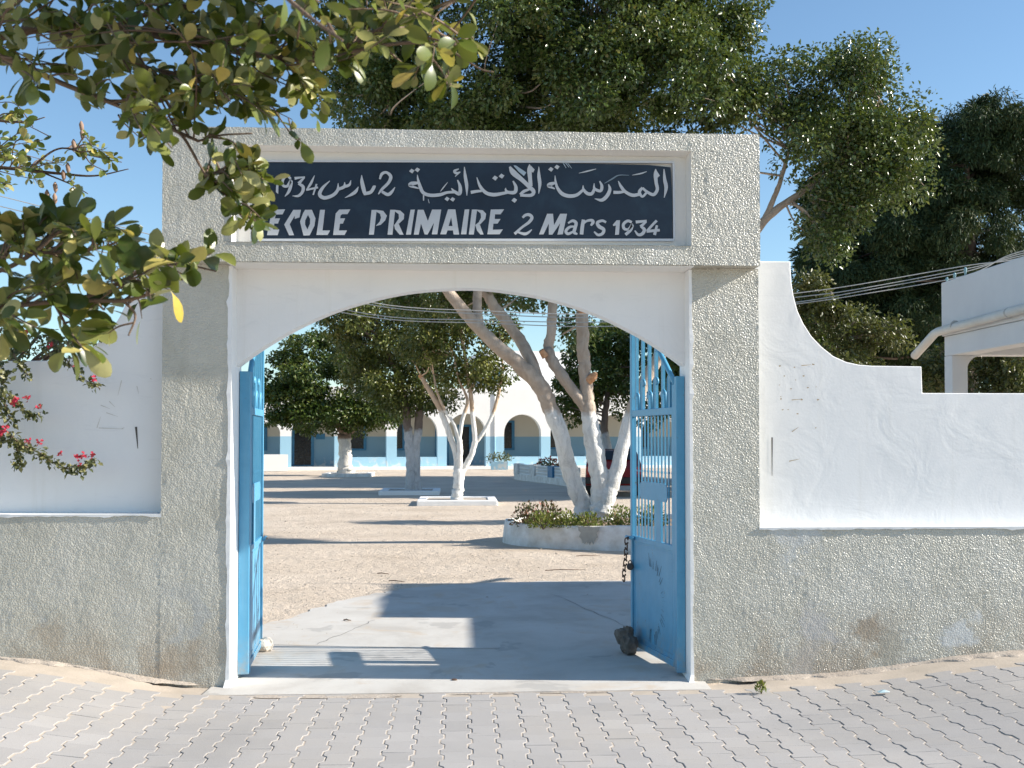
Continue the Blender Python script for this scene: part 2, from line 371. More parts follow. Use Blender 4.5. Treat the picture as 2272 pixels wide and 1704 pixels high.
M['pipe'] = simple("pvc_pipe", (0.62, 0.58, 0.52), (0.70, 0.67, 0.62), 4, 0.5)
M['wire'] = simple("aluminium_wire", (0.42, 0.40, 0.37), (0.50, 0.48, 0.45), 10, 0.5)
M['glass_ins'] = simple("glass_insulator", (0.20, 0.33, 0.36), (0.26, 0.40, 0.42), 10, 0.15)
M['rock_dark'] = simple("dark_stone", (0.075, 0.065, 0.055), (0.19, 0.17, 0.15), 14, 0.9, 0.7, 40, 0.02)
M['rock_pale'] = simple("pale_stone", (0.52, 0.45, 0.37), (0.66, 0.60, 0.53), 14, 0.9, 0.5, 40, 0.01)
M['car_paint'] = simple("dark_red_car_paint", (0.13, 0.010, 0.010), (0.16, 0.014, 0.012), 2, 0.25)
M['car_glass'] = simple("car_glass", (0.012, 0.015, 0.018), None, 2, 0.08)
M['rubber'] = simple("black_rubber", (0.015, 0.015, 0.015), (0.03, 0.03, 0.03), 10, 0.8)
M['tail_light'] = simple("tail_light_plastic", (0.30, 0.015, 0.012), None, 2, 0.2)
M['plate_white'] = simple("number_plate", (0.6, 0.6, 0.58), None, 2, 0.4)
M['steel'] = simple("wheel_steel", (0.35, 0.35, 0.36), None, 3, 0.4, metal=0.6)
M['litter'] = simple("litter_foil", (0.40, 0.62, 0.66), (0.75, 0.8, 0.8), 50, 0.35)
M['pod'] = simple("dry_pod", (0.24, 0.15, 0.11), (0.36, 0.25, 0.19), 30, 0.8)
M['pole'] = simple("timber_pole", (0.15, 0.11, 0.08), (0.24, 0.18, 0.14), 4, 0.9)

# ------------------------------------------------------------------ leaves in bulk
def leaf_cloud(name, P_, axis, nrm, ln, wd, mat, parent, tint, fold=0.15):
    n = len(P_)
    axis = axis / np.linalg.norm(axis, axis=1, keepdims=True)
    side = np.cross(axis, nrm); side /= (np.linalg.norm(side, axis=1, keepdims=True) + 1e-9)
    up = np.cross(side, axis)
    L = ln[:, None]; W = wd[:, None]
    V = np.empty((n, 4, 3), np.float32)
    V[:, 0] = P_; V[:, 2] = P_ + axis * L - up * L * 0.08
    V[:, 1] = P_ + axis * L * 0.52 + side * W * 0.5 + up * W * fold
    V[:, 3] = P_ + axis * L * 0.52 - side * W * 0.5 + up * W * fold
    me = bpy.data.meshes.new(name)
    me.vertices.add(4*n); me.vertices.foreach_set("co", V.ravel())
    idx = (np.arange(n)*4)[:, None]
    F_ = np.concatenate([idx + np.array([0, 1, 2]), idx + np.array([0, 2, 3])], 1).reshape(-1).astype(np.int32)
    me.loops.add(6*n); me.loops.foreach_set("vertex_index", F_)
    me.polygons.add(2*n); me.polygons.foreach_set("loop_start", np.arange(0, 6*n, 3, dtype=np.int32))
    me.update(calc_edges=True)
    at_ = me.attributes.new("tint", 'FLOAT', 'POINT'); at_.data.foreach_set("value", np.repeat(tint, 4).astype(np.float32))
    return link(name, me, mat, parent)

def rand_dirs(n):
    v = rng.normal(size=(n, 3)); return v / np.linalg.norm(v, axis=1, keepdims=True)

def crown(lobes, leaf=(0.085, 0.045), sub_r=0.5, density=1.0, droop=0.35, shell=0.6):
    """leaf clumps spread through the volume of ellipsoid lobes; returns leaf arrays and clump centres"""
    Ps, As, Ns, cs, Ts = [], [], [], [], []
    for (c, r, nsub, per) in lobes:
        c = np.array(c, float); r = np.array(r, float)
        d = rand_dirs(nsub); rr = shell + (1 - shell) * rng.random(nsub) ** 0.6
        sc = c + d * r * rr[:, None]; cs.append(sc)
        for k in range(nsub):
            n = max(4, int(per * density * (0.6 + 0.8 * rng.random())))
            q = rand_dirs(n); s = sub_r * (0.65 + 0.7 * rng.random())
            pr = s * (0.35 + 0.65 * rng.random(n) ** 0.5)
            p = sc[k] + q * pr[:, None] * np.array([1.0, 1.0, 0.75])
            out = (p - sc[k]); out /= np.linalg.norm(out, axis=1, keepdims=True) + 1e-9
            Ps.append(p); Ts.append(np.clip(0.62*rng.random(n) + 0.38*rng.random(), 0, 1))
            As.append(out * 0.7 + rand_dirs(n) * 0.8 + np.array([0, 0, -droop]))
            Ns.append(out * 0.5 + rand_dirs(n) * 0.75 + np.array([0, 0, 0.6]))
    return np.concatenate(Ps), np.concatenate(As), np.concatenate(Ns), np.concatenate(cs), np.concatenate(Ts)

def make_crown(parent, mat, lobes, leaf=(0.085, 0.045), sub_r=0.5, density=1.0, droop=0.35, shell=0.6, name="crown"):
    p, a, n_, cs, tn = crown(lobes, leaf, sub_r, density, droop, shell)
    k = len(p); ln = leaf[0] * (0.55 + 0.85 * rng.random(k)); wd = ln * leaf[1] / leaf[0]
    o = leaf_cloud(name, p, a, n_, ln, wd, mat, parent, tn)
    return o, cs

def limb(mb, pts, seg=10, n=6, wob=0.0):
    q = smooth_path(pts, n)
    if wob:
        for i, v_ in enumerate(q[1:-1], 1):
            v_[:3] += rng.normal(size=3) * wob * v_[3]
    sd_ = rng.random()*50
    k0 = len(mb.v); mb.tube([v_[:3] for v_ in q], [max(v_[3], 0.003) for v_ in q], seg)
    for i in range(k0, len(mb.v)):          # swellings and knots
        c_ = q[(i-k0)//seg]; o_ = Vector(mb.v[i]); d_ = o_ - Vector(c_[:3]); f_ = 3.0/max(c_[3], .03)*0.12
        mb.v[i] = tuple(Vector(c_[:3]) + d_*(1 + 0.16*noise.noise(o_*f_*1.2 + Vector((sd_, 0, 0))) + 0.10*noise.noise(o_*f_*3.5)))
    return q
# ================================================================== SETTING
FRONT = 6.93                                     # street face of the gate pillars
_gx = [-9, -4.2, -3.0, -2.7, -2.4, -1.89, -1.55, 1.55, 1.96, 2.44, 2.9, 3.2, 3.7, 5.0, 9]
_gz = [0.30, 0.26, 0.206, 0.18, 0.136, 0.035, 0.006, 0.006, 0.016, 0.034, 0.08, 0.13, 0.174, 0.22, 0.26]
def pave_z(x, y):
    """the pavement dips in front of the gateway"""
    s = sum(interp(x + d, _gx, _gz) for d in (-0.2, -0.1, 0, 0.1, 0.2)) / 5
    return s * (0.7 + 0.3 * min(1, max(0, (y - 4.0) / 2.9))) + 0.004

# ground: one sheet out to the horizon
mb = MB()
xs = np.concatenate([[-900, -300, -100, -40], np.arange(-20, 20.1, 0.5), [40, 100, 300, 900]])
ys = np.concatenate([[-900, -200, -40, 0, 4, 6.4], np.arange(7, 30, 0.5), np.arange(30, 70, 2), [90, 140, 300, 900]])
for yy in ys:
    for xx in xs:
        zz = 0.0
        if yy > 12.5 and yy < 60 and abs(xx) < 21: zz = 0.03 * noise.noise((xx*0.35, yy*0.35, 0)) - 0.012
        if yy < 6.9: zz = -0.03
        mb.v.append((xx, yy, zz - 0.004))
nx = len(xs)
for j in range(len(ys)-1):
    for i in range(nx-1):
        mb.f.append((j*nx+i, j*nx+i+1, (j+1)*nx+i+1, (j+1)*nx+i))
ground = mb.build("ground", M['sand'], smooth=True); tag(ground, "pale sandy ground of the schoolyard behind the gate", kind="structure")

# concrete slab of the gateway, its yard edge lost in sand
edge = [(-1.60, 6.70), (-1.58, 7.15), (-1.78, 7.6), (-1.76, 8.9), (-1.45, 9.8), (-1.2, 10.45), (-0.85, 11.05), (-0.45, 11.5), (0.2, 11.8), (1.0, 11.9), (2.2, 11.95), (3.2, 11.7), (3.2, 7.3), (1.62, 7.15), (1.60, 6.70)]
pts = []
for i, (x, y) in enumerate(edge):
    x2, y2 = edge[(i+1) % len(edge)]
    n = 8 if i < 10 else 1
    for k in range(n):
        t = k / n; j = 0.05 if (2 < i < 10) else 0.0
        pts.append((x + (x2-x)*t + random.uniform(-j, j), y + (y2-y)*t + random.uniform(-j, j)))
slab = MB().slab(pts, -0.05, 0.006).build("gateway_slab", M['concrete'])
tag(slab, "pale cement apron running through the gateway", kind="structure")
# thin cracks in the slab; first one paints the lock stile's cast shadow
mb = MB()
def crack_and_shadow(a, b, w=0.006):
    a = Vector(a); b = Vector(b); n = 14; d = (b-a); s = Vector((-d.y, d.x)).normalized()
    P_ = [a + d*(i/n) + s*random.uniform(-0.02, 0.02) for i in range(n+1)]
    vs_ = []
    for q in P_:
        ww = w*random.uniform(0.4, 1); vs_ += [(q.x+s.x*ww, q.y+s.y*ww, 0.0085), (q.x-s.x*ww, q.y-s.y*ww, 0.0085)]
    mb.add(vs_, [(2*i, 2*i+1, 2*i+3, 2*i+2) for i in range(n)])
crack_and_shadow((-1.72, 8.33), (0.3, 8.06), 0.004); crack_and_shadow((0.95, 10.9), (1.5, 8.6), 0.004); crack_and_shadow((-1.1, 8.3), (-0.75, 9.4), 0.003)
mb.build("crack_and_shadow", M['iron'], slab)
# drain socket for the gate bolt
s = gnd(1008, 1511, 0.0)
mb = MB(); mb.tube([(s.x, s.y, 0.004), (s.x, s.y, 0.013)], 0.018, 10); mb.build("bolt_socket", M['rust'], slab)

# pavement: sand bed with its interlocking pavers
PX0, PX1, PY1 = -5.2, 6.2, 6.66
mb = MB(); gx = np.arange(PX0-1, PX1+1.01, 0.1); gy = np.array(list(np.arange(2.0, 6.51, 0.25)) + [6.68, 6.72, 7.0])
for yy in gy:
    for xx in gx:
        mb.v.append((xx, yy, pave_z(xx, yy) - 0.0030 - (0.02 if yy > 6.7 and abs(xx) < 1.95 else 0)))
k = len(gx)
for j in range(len(gy)-1):
    for i in range(k-1): mb.f.append((j*k+i, j*k+i+1, (j+1)*k+i+1, (j+1)*k+i))
pavement = mb.build("pavement", M['jointsand'], smooth=True)
tag(pavement, "grey interlocking concrete pavers in front of the gate", kind="structure")
S_, P_L = 0.146, 0.19
def paver_outline(ins=0.0):
    a, bb, l = 0.0800 - ins, 0.0580 - ins, 0.0947 - ins
    half = [(a, -l), (a, -0.060), (bb, -0.036), (bb, 0.036), (a, 0.060), (a, l)]
    return half + [(-x, y) for x, y in reversed(half)]
o1, o2 = paver_outline(0.0), paver_outline(0.0022)
pv = [(x, y, -0.012) for x, y in o1] + [(x, y, -0.0018) for x, y in o1] + [(x, y, 0) for x, y in o2]
pf = [(i, (i+1) % 12, 12+(i+1) % 12, 12+i) for i in range(12)] + [(12+i, 12+(i+1) % 12, 24+(i+1) % 12, 24+i) for i in range(12)] + [tuple(range(24, 36))]
pme = bpy.data.meshes.new("paver"); pme.from_pydata(pv, [], pf); pme.materials.append(M['paver'])
cells = []
for i in range(int((PX1-PX0)/S_)):
    for j in range(-1, 26):
        x = PX0 + S_*(i+0.5); y = PY1 - P_L*(j+0.5) - (P_L/2 if i % 2 else 0)
        if y < 3.2: continue
        edge_y = 6.70 - (0.0 if -1.9 < x < 1.9 else 0.03)
        if y + P_L/2 > edge_y + 0.03: continue
        wob = 0.0018
        z = pave_z(x, y) + random.uniform(-wob, wob)
        sx = (pave_z(x+0.06, y) - pave_z(x-0.06, y)) / 0.12; sy = (pave_z(x, y+0.06) - pave_z(x, y-0.06)) / 0.12
        nrm = Vector((-sx + random.uniform(-0.011, 0.011), -sy + random.uniform(-0.011, 0.011), 1)).normalized()
        q = Vector((0, 0, 1)).rotation_difference(nrm)
        q = q @ Matrix.Rotation(random.uniform(-0.008, 0.008), 4, 'Z').to_quaternion()
        u, v_, kk = px_of((x, y, z))
        vis = -40 < u < 2312 and v_ < 1740
        cells.append((0 if vis else 1, y, Matrix.LocRotScale(Vector((x, y, z)), q, None)))
cells.sort(key=lambda c: (c[0], c[1]))
first = None
for c in cells[:298]:
    o = bpy.data.objects.new("paver", pme); C.objects.link(o); o.parent = pavement; o.matrix_basis = c[2]
mb = MB()
for c in cells[298:]: mb.add([c[2] @ Vector(p) for p in pv], pf)
rest = mb.build("paver_field", M['paver'], pavement); rest["kind"] = "stuff"

# sand drifted against the wall foot
def drift(name, x0, x1, w0, w1, label):
    mb = MB(); n = int((x1-x0)/0.03); rows = 7
    for i in range(n+1):
        x = x0 + (x1-x0)*i/n
        w = (w0 + (w1-w0)*abs(noise.noise((x*1.3, 3.1, 0)))*1.6) * (0.75 + 0.5*noise.noise((x*9, 0.3, 0)))
        w *= min(1.0, 0.25 + min(x-x0, x1-x)*3.0)
        for k in range(rows):
            t = k/(rows-1); y = 6.955 - w*t + random.uniform(-0.008, 0.008)*(k > 0)
            h = (0.014 + 0.010*noise.noise((x*2.2, 1, 1))) * (1-t)**1.2 - (0.006 if k == rows-1 else 0.0)
            mb.v.append((x, y, pave_z(x, y) + 0.003 + h + random.uniform(-0.0015, 0.0015)))
    for i in range(n):
        for k in range(rows-1): mb.f.append((i*rows+k, i*rows+k+1, (i+1)*rows+k+1, (i+1)*rows+k))
    return tag(mb.build(name, M['dirt'], smooth=True), label, kind="structure")
drift("sand_drift", -5.0, -1.62, 0.05, 0.13, "blown sand along the foot of the left wall")
drift("sand_drift", 1.58, 6.0, 0.09, 0.24, "blown sand along the foot of the right wall")
# thin sand washed over the first paver row before the apron
mb = MB()
for (cx, cy, rx, ry) in ((-0.62, 6.60, 0.42, 0.075), (-1.15, 6.62, 0.25, 0.04), (0.15, 6.645, 0.3, 0.028), (0.75, 6.65, 0.35, 0.022)):
    ring = []
    for k in range(36):
        a = 2*math.pi*k/36; r = 0.75 + 0.5*noise.noise((math.cos(a)*2+cx*5, math.sin(a)*2, cy))
        ring.append((cx+rx*r*math.cos(a), cy+ry*r*math.sin(a)))
    b0 = len(mb.v)
    mb.v += [(x, y, pave_z(x, y) + 0.0008) for x, y in ring] + [(cx + (x-cx)*0.5, cy + (y-cy)*0.5, pave_z(x, y) + 0.004) for x, y in ring] + [(cx, cy, pave_z(cx, cy) + 0.005)]
    for k in range(36):
        k2 = (k+1) % 36
        mb.f += [(b0+k, b0+k2, b0+36+k2, b0+36+k), (b0+36+k, b0+36+k2, b0+72)]
tag(mb.build("sand_film", M['dirt'], smooth=True), "thin film of sand washed over the pavers before the gate", kind="structure")

# ================================================================== GATEWAY
XL0, XL1 = at(359, 900, FRONT).x, at(513, 900, FRONT).x
XR0, XR1 = at(1530, 900, FRONT).x, at(1684, 900, FRONT).x
BEAM_Y = FRONT - 0.12
ZB0, ZB1 = at(1020, 584, BEAM_Y).z, at(1020, 289, BEAM_Y).z
BX0, BX1 = at(360, 450, BEAM_Y).x, at(1686, 450, BEAM_Y).x
RX0, RX1 = at(514, 450, BEAM_Y).x, at(1534, 450, BEAM_Y).x
RZ0, RZ1 = at(1020, 541, BEAM_Y).z, at(1020, 328, BEAM_Y).z
gateway = empty("gateway", (0, FRONT + 0.2, 0))
tag(gateway, "arched gateway with grey rough-cast pillars, lintel and white arch", "gateway")
def W(o):                                           # child of the gateway, built in world coordinates
    o.matrix_parent_inverse = Matrix.Translation(gateway.location).inverted(); return o

def rough_face(mb, x0, x1, z0, z1, y, depth=0.0022, cell=0.014, seed=0.0):
    """street face with a little real relief so that its edges are not razor straight"""
    nx_, nz_ = max(2, int((x1-x0)/cell)), max(2, int((z1-z0)/cell)); b0 = len(mb.v)
    for j in range(nz_+1):
        for i in range(nx_+1):
            x = x0 + (x1-x0)*i/nx_; z = z0 + (z1-z0)*j/nz_
            e = (i in (0, nx_)) or (j in (0, nz_))
            d = noise.noise((x*38+seed, z*38, seed)) * depth + noise.noise((x*7+seed, z*7, 5)) * depth * 0.8
            dx = noise.noise((x*30, z*30, seed+9)) * 0.003 if e else 0
            mb.v.append((x + (dx if i in (0, nx_) else 0), y - d, z + (dx if j in (0, nz_) else 0)))
    for j in range(nz_):
        for i in range(nx_):
            a = b0 + j*(nx_+1) + i; mb.f.append((a, a+1, a+nx_+2, a+nx_+1))
def rough_block(name, x0, x1, z0, z1, y0, y1, parent, seed):
    mb = MB(); rough_face(mb, x0, x1, z0, z1, y0, seed=seed); k_ = len(mb.f)
    ya = y0 + 0.002
    mb.add([(x0,ya,z0),(x1,ya,z0),(x1,y1,z0),(x0,y1,z0),(x0,ya,z1),(x1,ya,z1),(x1,y1,z1),(x0,y1,z1)],
           [(0,3,2,1),(4,5,6,7),(1,2,6,5),(2,3,7,6),(3,0,4,7)])
    return mb.build(name, M['roughcast'], parent, nsm=k_)
W(rough_block("pillar", XL0, XL1 - 0.018, -0.06, ZB0 - 0.001, FRONT, FRONT + 0.30, gateway, 1.0))
W(rough_block("pillar", XR0 + 0.016, XR1, -0.06, ZB0 - 0.001, FRONT, FRONT + 0.28, gateway, 2.0))
# white inner jambs, slightly uneven hand-rendered corners
def jamb(x_in, x_out, seed):
    mb = MB(); n = 70; s = 1 if x_out > x_in else -1
    for i in range(n+1):
        z = -0.03 + (ZB0 + 0.02)*i/n
        w = noise.noise((z*6, seed, 0))*0.006 + max(0, noise.noise((z*14, seed, 3)) - 0.15)*0.02
        flare = 0.05*(max(0, 0.06 - z)/0.06)**2.2
        y0 = FRONT - 0.003 - abs(w)*0.5 - flare*0.8
        mb.v += [(x_in - s*flare*0.5, y0, z), (x_out + s*w*1.4, y0, z), (x_out + s*w, FRONT+0.06, z), (x_out, FRONT + 0.305, z), (x_in - s*0.001, FRONT + 0.305, z)]
    for i in range(n):
        for k in range(5): mb.f.append((5*i+k, 5*i+(k+1) % 5, 5*i+5+(k+1) % 5, 5*i+k+5))
    return mb.build("jamb", M['white'], gateway)
W(jamb(XL1, XL1 - 0.022, 0.3)); W(jamb(XR0, XR0 + 0.019, 4.7))
# lintel beam: a ring round the sign recess
mb = MB()
rough_face(mb, BX0, BX1, ZB0, RZ0, BEAM_Y, seed=3.0); rough_face(mb, BX0, BX1, RZ1, ZB1, BEAM_Y, seed=4.0)
rough_face(mb, BX0, RX0, RZ0, RZ1, BEAM_Y, seed=5.0); rough_face(mb, RX1, BX1, RZ0, RZ1, BEAM_Y, seed=6.0); k_ = len(mb.f)
ya, yb = BEAM_Y + 0.002, FRONT + 0.30
mb.add([(BX0,ya,ZB0),(BX1,ya,ZB0),(BX1,yb,ZB0),(BX0,yb,ZB0),(BX0,ya,ZB1),(BX1,ya,ZB1),(BX1,yb,ZB1),(BX0,yb,ZB1)],
       [(0,3,2,1),(4,5,6,7),(1,2,6,5),(2,3,7,6),(3,0,4,7)])
beam = W(mb.build("lintel", M['roughcast'], gateway, nsm=k_))
# recess lining, cream white
mb = MB(); d = 0.105; y0, y1 = BEAM_Y - 0.004, BEAM_Y + d; e = 0.014
mb.add([(RX0,y0,RZ0),(RX1,y0,RZ0),(RX1,y0,RZ1),(RX0,y0,RZ1),(RX0+e,y1,RZ0+e),(RX1-e,y1,RZ0+e),(RX1-e,y1,RZ1-e),(RX0+e,y1,RZ1-e)],
       [(0,1,5,4),(1,2,6,5),(2,3,7,6),(3,0,4,7),(4,5,6,7)])
mb.add([(RX0-.006,y0+.001,RZ0-.006),(RX1+.006,y0+.001,RZ0-.006),(RX1+.006,y0+.001,RZ1+.006),(RX0-.006,y0+.001,RZ1+.006)], [])
W(mb.build("sign_recess", M['beige_white'], gateway))
# lintel soffit paint
mb = MB().box(XL1-0.01, XR0+0.01, BEAM_Y+0.012, FRONT+0.285, ZB0-0.008, ZB0-0.0015)
W(mb.build("soffit", M['beige_white'], gateway))
# arch spandrel
SP0, SP1 = FRONT + 0.14, FRONT + 0.275
acx = (at(527, 812, SP0).x + at(1522, 820, SP0).x)/2; ahs = (at(1522, 820, SP0).x - at(527, 812, SP0).x)/2 + 0.012
za = at(1020, 639, SP0).z; zs = at(1020, 815, SP0).z
R_ = (ahs**2 + (za-zs)**2) / (2*(za-zs))
mb = MB(); n = 64; base = []
for i in range(n+1):
    x = acx - ahs + 2*ahs*i/n; z = za - R_ + math.sqrt(R_**2 - (x-acx)**2) + 0.003*noise.noise((x*4, 0, 0))
    base.append((x, z))
vs_ = []
for (x, z) in base: vs_ += [(x, SP0, z), (x, SP0, ZB0-0.002), (x, SP1, z), (x, SP1, ZB0-0.002)]
fs = []
for i in range(n):
    a = 4*i; b_ = a+4
    fs += [(a, b_, b_+1, a+1), (a+2, a+3, b_+3, b_+2), (a, a+2, b_+2, b_)]
fs += [(0, 1, 3, 2), (4*n, 4*n+2, 4*n+3, 4*n+1)]
mb.add(vs_, fs); W(mb.build("arch_panel", M['white'], gateway))
# blue fixed gate posts against the jambs
for x0, x1, zt, yp in ((XL1 + 0.004, XL1 + 0.075, 2.05, 0.235), (XR0 - 0.060, XR0 - 0.002, 2.02, 0.14)):
    W(MB().box(x0, x1, FRONT+yp, FRONT+yp+0.075, 0.03, zt).build("gate_post", M['blue'], gateway, bevel=0.004))

# ------------------------------------------------------------------ boundary walls
PAN = FRONT + 0.14
def wing(side, zs_, outline, x_in, x_out, label):
    w = empty("boundary_wall", (0.5*(x_in+x_out), PAN, 0)); tag(w, label, "wall", "walls beside the gateway")
    def ch(o): o.matrix_parent_inverse = Matrix.Translation(w.location).inverted(); return o
    a, b_ = min(x_in, x_out), max(x_in, x_out)
    vis0, vis1 = max(a, -3.6), min(b_, 4.4)
    mb = MB(); rough_face(mb, vis0, vis1, -0.06, zs_, FRONT + 0.001, seed=side*3+20.0); k_ = len(mb.f)
    mb.box(a, b_, FRONT+0.012, FRONT+0.27, -0.06, zs_-0.004)
    ch(mb.build("base", M['roughcast'], w, nsm=k_))
    # white sill brushed over the edge of the base
    mb = MB(); n = int((b_-a)/0.03); vs_ = []
    for i in range(n+1):
        x = a + (b_-a)*i/n; q = 0.008 + 0.012*noise.noise((x*5, side, 0)) + 0.008*noise.noise((x*21, side, 2))
        vs_ += [(x, FRONT-0.006, zs_-max(0.003, q)-0.004), (x, FRONT-0.007, zs_+0.003), (x, PAN+0.004, zs_+0.006)]
    mb.add(vs_, [f for i in range(n) for f in ((3*i, 3*i+3, 3*i+4, 3*i+1), (3*i+1, 3*i+4, 3*i+5, 3*i+2))])
    ch(mb.build("sill", M['white'], w, smooth=False))
    mb = MB(); pts = outline
    mb.prism(pts, PAN, PAN + 0.125)
    ch(mb.build("panel", M['white'], w, bevel=0.006))
    return w
def curve_pts(sx):
    src = [(1754,580),(1754.5,600),(1756,625),(1761,656),(1770,690),(1783,718),(1801,746),(1823,769),(1849,790),(1878,803),(1905,809),(1935,811.5),(2045,813),(2047,872)]
    return src
zr = at(1700, 1171, FRONT).z; zl = at(200, 1142, FRONT).z
ol = [(at(x, y, PAN).x, at(x, y, PAN).z) for x, y in curve_pts(1)]
right = [(XR1-0.06, 0.4), (9.0, 0.4), (9.0, ol[-1][1])] + list(reversed(ol)) + [(XR1-0.06, ol[0][1])]
wr = wing(1, zr, right, XR1 - 0.005, 9.0, "white wall with curved shoulder and grey base right of the gateway")
mir = XL0 + XR1
ol2 = [(mir - x + 0.03, z + 0.015) for x, z in ol]
left = [(XL0+0.06, 0.4), (XL0+0.06, ol2[0][1])] + ol2 + [(-9.0, ol2[-1][1]), (-9.0, 0.4)]
wl = wing(-1, zl, list(reversed(left)), XL0 + 0.005, -9.0, "shaded white wall with grey base left of the gateway")
# marks on the wing walls: scratches, nail holes with rust
def marks(w, items, mat, name):
    mb = MB()
    for (x, y, dx, dy, r) in items:
        p = at(x, y, PAN); q = at(x+dx, y+dy, PAN)
        d = Vector((q.x-p.x, q.z-p.z)); s = Vector((-d.y, d.x)).normalized()*r/F*PAN
        mb.add([(p.x+s.x, PAN-0.0025, p.z+s.y), (p.x-s.x, PAN-0.0025, p.z-s.y), (q.x-s.x*.3, PAN-0.0025, q.z-s.y*.3), (q.x+s.x*.3, PAN-0.0025, q.z+s.y*.3)], [(0,1,2,3)])
    o = mb.build(name, mat, w); o.matrix_parent_inverse = Matrix.Translation(w.location).inverted()
z8 = 1/2.369
M['stain'] = simple("rust_stain", (0.36, 0.26, 0.14), (0.5, 0.38, 0.24), 40, 0.9)
M['faint'] = simple("pencil_stain", (0.56, 0.54, 0.50), (0.64, 0.62, 0.59), 40, 0.9)
M['gash'] = simple("dark_gash", (0.06, 0.055, 0.05), (0.12, 0.11, 0.1), 40, 0.9)
zz = lambda x, y: (1660 + x*z8, 540 + y*z8)
it = []
for (x, y) in ((165,645),(243,650),(340,635),(190,697),(290,697),(250,718),(165,745),(225,764),(312,758),(358,755),(172,805),(172,818),(280,820),(365,822),(180,875),(210,873),(258,895),(355,970)):
    p = zz(x, y); it.append((p[0]-1.5, p[1], random.uniform(2, 5), random.uniform(-1.5, 1.5), random.uniform(0.8, 2.0)))
for (x, y, dx, dy) in ((280,642,50,-4),(228,823,50,-4),(215,1145,55,-12),(230,990,35,-25)):
    p = zz(x, y); it.append((p[0], p[1], dx*z8, dy*z8, 0.9))
marks(wr, it, M['stain'], "rust_spots")
p = zz(125, 1020); marks(wr, [(p[0], p[1], 0, 85, 1.6)], M['gash'], "gash")
marks(wl, [(302, 947, 4, 48, 2.4)], M['gash'], "gash")
it = []
for (x, y, dx, dy) in ((510,1160,20,-60),(530,1040,50,20),(560,1080,60,20),(575,1020,30,30),(520,1160,130,5),(640,910,-20,80),(720,940,10,40),(790,900,8,4),(640,1165,15,-8)):
    it.append((x*0.422, 460+y*0.422, dx*0.422, dy*0.422, 0.9))
marks(wl, it, M['faint'], "scribbles")

# ================================================================== SIGN
SY = BEAM_Y + 0.105 - 0.022
sign = empty("school_sign", (at(1026, 445, SY).x, SY, at(1026, 530, SY).z))
tag(sign, "navy blue school sign with white Arabic and French lettering in the lintel", "sign")
def SG(o): o.matrix_parent_inverse = Matrix.Translation(sign.location).inverted(); return o
def sp(x, y, dy=0.0): p = at(x, y, SY); return (p.x, SY - dy, p.z)
def quadpoly(name, pts, mat, dy):
    mb = MB(); mb.add([sp(x, y, dy) for x, y in pts], [tuple(range(len(pts)))]); return SG(mb.build(name, mat, sign))
bo = [(560, 360), (900, 359), (1300, 363), (1440, 366), (1488, 371), (1492, 450), (1492, 529), (900, 528), (559, 529)]
mb = MB(); P3 = [sp(x, y, 0) for x, y in bo]; n = len(P3)
mb.add(P3 + [(x, SY+0.018, z) for x, y, z in P3], [tuple(range(n-1, -1, -1)), tuple(range(n, 2*n))] + [(i, (i+1) % n, n+(i+1) % n, n+i) for i in range(n)])
SG(mb.build("board", M['navy'], sign))
# raised border round the board
def border(a, b_, w):
    mb = MB(); pa, pb = sp(*a), sp(*b_); d = Vector((pb[0]-pa[0], 0, pb[2]-pa[2])).normalized(); s = Vector((-d.z, 0, d.x))*w
    A, B = Vector(pa), Vector(pb)
    vs_ = [A, B, B+s, A+s]; vs_ = [v_ + Vector((0, -0.008, 0)) for v_ in vs_] + [v_ + Vector((0, 0.019, 0)) for v_ in vs_]
    mb.add(vs_, [(0,1,2,3), (7,6,5,4), (0,4,5,1), (1,5,6,2), (2,6,7,3), (3,7,4,0)])
    SG(mb.build("border", M['frame_grey'], sign))
border((556, 359.5), (1495, 362), 0.012); border((1495, 530), (556, 530), 0.014); border((1492, 362), (1493.5, 530), 0.012); border((559.5, 530), (560, 360), 0.012)
lay = [0]
def dy_(): lay[0] += 1; return 0.0012 + 0.00012*lay[0]
class Word:
    def __init__(s, ox, k=6.9125): s.mb = MB(); s.ox = ox; s.k = k
    def c(s, x, y, d): return sp(s.ox + x/s.k, 340 + y/s.k, d)
    def poly(s, *pts):
        d = dy_(); s.mb.add([s.c(x, y, d) for x, y in pts], [tuple(range(len(pts)))]); return s
    def stroke(s, *pts):
        d = dy_(); q = smooth_path(pts, 5) if len(pts) > 2 else [np.array(p, float) for p in pts]
        vs_ = []; n = len(q)
        for i, p in enumerate(q):
            t = q[min(i+1, n-1)][:2] - q[max(i-1, 0)][:2]; t = t/(np.linalg.norm(t)+1e-9); nn = np.array([-t[1], t[0]])*max(p[2], 6)/2
            vs_ += [s.c(*(p[:2]+nn), d), s.c(*(p[:2]-nn), d)]
        s.mb.add(vs_, [(2*i, 2*i+1, 2*i+3, 2*i+2) for i in range(n-1)]); return s
    def dia(s, x, y, r): return s.poly((x-r, y+r*.1), (x-r*.1, y-r*.85), (x+r, y-r*.15), (x+r*.15, y+r*.9))
    def done(s, name, mat='letter'): return SG(s.mb.build(name, M[mat], sign))
A_, B_, C_ = 580, 890, 1190
w = Word(A_)
w.poly((165,868),(365,860),(325,938),(222,940),(207,1000),(285,1000),(255,1078),(200,1080),(180,1170),(275,1170),(250,1258),(85,1258))
w.poly((490,868),(606,868),(585,985),(512,1008),(510,960),(435,1090),(502,1258),(425,1260),(350,1095))
w.poly((722,868),(670,868),(640,920),(592,1050),(645,1262),(700,1262),(705,1170),(670,1095),(672,1030),(715,945))
